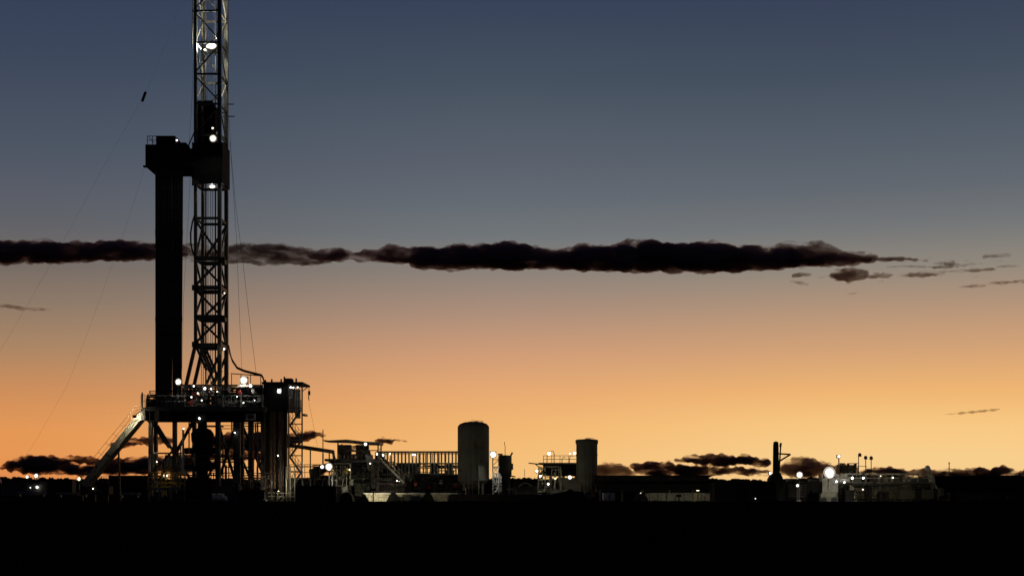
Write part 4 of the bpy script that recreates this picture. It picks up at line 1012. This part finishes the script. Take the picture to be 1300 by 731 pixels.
MB().gbox(1043, 603, 1075, 151, 152.5).build('cabinet', 'white', ws); MB().pbox(1042.5,601.5,1076,603,150.9,152.6).build('top', 'white', ws)
dkb = thing('engine_house', 'wide dark engine house below the second brightest lamp', 'engine house', G(1018, 151))
MB().gbox(994, 611, 1044, 150.4, 153).build('housing', 'box', dkb); MB().pbox(1000,607,1012,611,151,152).build('air_intake', 'grey', dkb); MB().pbox(1028,608,1040,611,151,152).build('silencer', 'grey', dkb)
g = MB()
for k in range(7): g.pbox(1000,615+k*2.4,1024,616+k*2.4,150.3,150.37)
g.build('louvre_panel', 'grey', dkb)
rt = thing('mud_tank', 'railed mud tank with lamp poles on the far side of the brightest floodlight', 'tank', G(1125, 152))
MB().gbox(1064, 613.5, 1182, 151, 154.5).build('tank_body', 'green', rt); MB().pbox(1062, 611.5, 1184, 613.4, 150.7, 154.8).build('tank_deck', 'grey', rt)
zr = PZ(601.5,150.8)-PZ(611.5,150.8)
rl = MB().rail(W(1066,611.4,150.8), W(1182,611.4,150.8), zr, 1.4, .05, 1); rl.bar(W(1066,611.4,150.8)+Vector((0,0,zr)), W(1182,611.4,150.8)+Vector((0,0,zr)), .1, .16); rl.build('front_rail', 'pale', rt)
MB().rail(W(1066,611.4,154.6), W(1186,611.4,154.6), zr, 1.2, .05).build('rear_rail', 'pale', rt)
for x0,x1,y0,m in ((1068,1080,604,'pale'),(1083,1093,605,'green'),(1109,1116,604,'steel'),(1122,1128,604.5,'grey'),(1134,1142,605,'grey'),(1146,1156,608,'pale'),(1158,1178,607.5,'steel')):
    MB().pbox(x0,y0,x1,611.4,151.4,153).build('machine_cabinet', m, rt)
MB().pbox(1066,590,1087,604,153,154.5).build('filter_house', 'green', rt)
pipework(MB(), 1066, 588, 1090, 608, 151.2, 152.8, 18, .05).build('pipework', 'green', rt)
for x in (1070,1077,1085.5): MB().tube([W(x,604,152.4), W(x,588,152.4)], .12, 8).build('vent_stack', 'green', rt)
for i in range(12): MB().gbox(1068+i*9.8, 613.8, 1069.5+i*9.8, 150.8, 150.99).build('stiffener', 'grey', rt)
for x0,y0,x1 in ((1074,622,1084),(1100,618,1107),(1116,624,1128),(1162,620,1170)): MB().gbox(x0, y0, x1, 149.3, 150.1).build('machine_cabinet', 'black', rt)
pipework(MB(), 1070, 614, 1180, 634, 149.6, 150.6, 22, .05).build('hose_runs', 'black', rt)
pipework(MB(), 1066, 615, 1186, 632, 150.2, 150.9, 26, .07).build('pipework', 'green', rt)
for x,y in ((1080,620),(1083,627),(1153,618),(1110,624),(1130,628),(1183,617),(1170,622)): valve(rt, x, y, 150.2, .35, R.choice(('pale','grey','green')))
for x,y in ((1091.5,577),(1099,580.5),(1106,581)):
    lpz = MB().tube([W(x-1.5 if x < 1095 else x,601,152), W(x-1.5 if x < 1095 else x,y+1,152), W(x,y-1,152)], .045, 6).build('lamp_pole', 'steel', rt); MB().lathe(W(x,y,152), [(.08,-.2),(.2,-.16),(.17,.12),(.05,.2)], 10).build('lamp_shade', 'steel', lpz)
MB().bar(W(1087,591,151.6), W(1101,592,151.6), .06).build('cable', 'steel', rt)
for x,y,r,s in ((1082,606.5,1.6,60),(1096,606.5,1.4,50),(1133.5,606,1.0,35),(1153.5,617.5,1.0,30),(1072,612,1.1,40),(1062,611,1.2,40),(1095.5,621,.7,20),(1084.5,631,.9,14),(1118,604,.6,20)): bulb(rt, x, y, 150.4, r, s, WARM if s < 40 else WHITE)
sr = MB()
for dd in (150.6,151.5): sr.bar(W(1181,603,dd), W(1195,632,dd), .06, .22)
for i in range(10):
    p = W(1182,606,150.6).lerp(W(1195,632,150.6), i/9); sr.box((p.x-.13,150.6,p.z-.02),(p.x+.13,151.5,p.z+.02))
sr.rail(W(1181,605,150.55), W(1187,619,150.55), .9, .5, .03); sr.build('stair', 'pale', rt)
MB().lathe(W(1177.5,594,151.5), [(.05,-.3),(.25,-.2),(.3,0),(.22,.22),(.05,.3)], 12).build('horn', 'white', rt); MB().bar(W(1178,597,151.5), W(1180,612,151.5), .12).build('horn_post', 'white', rt)
MB().gbox(1143, 621, 1186, 149.4, 150, .3).build('loading_platform', 'green', rt)
th = thing('trailer_hitch', 'upright trailer gooseneck at the end of the railed tank by the stairs', 'trailer', G(1200, 148))
MB().gbox(1194, 619, 1199, 148, 149).build('upright', 'green', th); MB().prism([(PX(1192,148),.3),(PX(1206,148),.3),(PX(1208,148),PZ(630,148)),(PX(1203,148),PZ(622,148)),(PX(1192,148),PZ(620,148))], 149.1, 150).build('gooseneck', 'black', th)
MB().lathe(W(1196,633,147.8), [(.15,-.12),(.36,-.12),(.36,.12),(.15,.12)], 18, 'y').build('wheel', 'rubber', th); bulb(th, 1200, 639, 147, .7, 8, WHITE); 
container('site_cabin', 'low dim cabin beyond the railed tank at the frame edge', 'cabin', 1208, 626, 1320, 149, 4, 'box')
container('storage_shed', 'long dark shed backing the far end of the yard beyond the railed tank', 'shed', 1186, 604.5, 1330, 176, 6, 'box', door=False)
ap = MB().tube([G(1205,200), W(1205,586,200)], .06, 6); ap.bar(W(1203.5,588,200), W(1206.5,588,200), .06); tag(ap.build('antenna_pole', 'steel'), 'thin lone antenna pole standing above the far trees', 'antenna')
print('objects', len(bpy.data.objects))
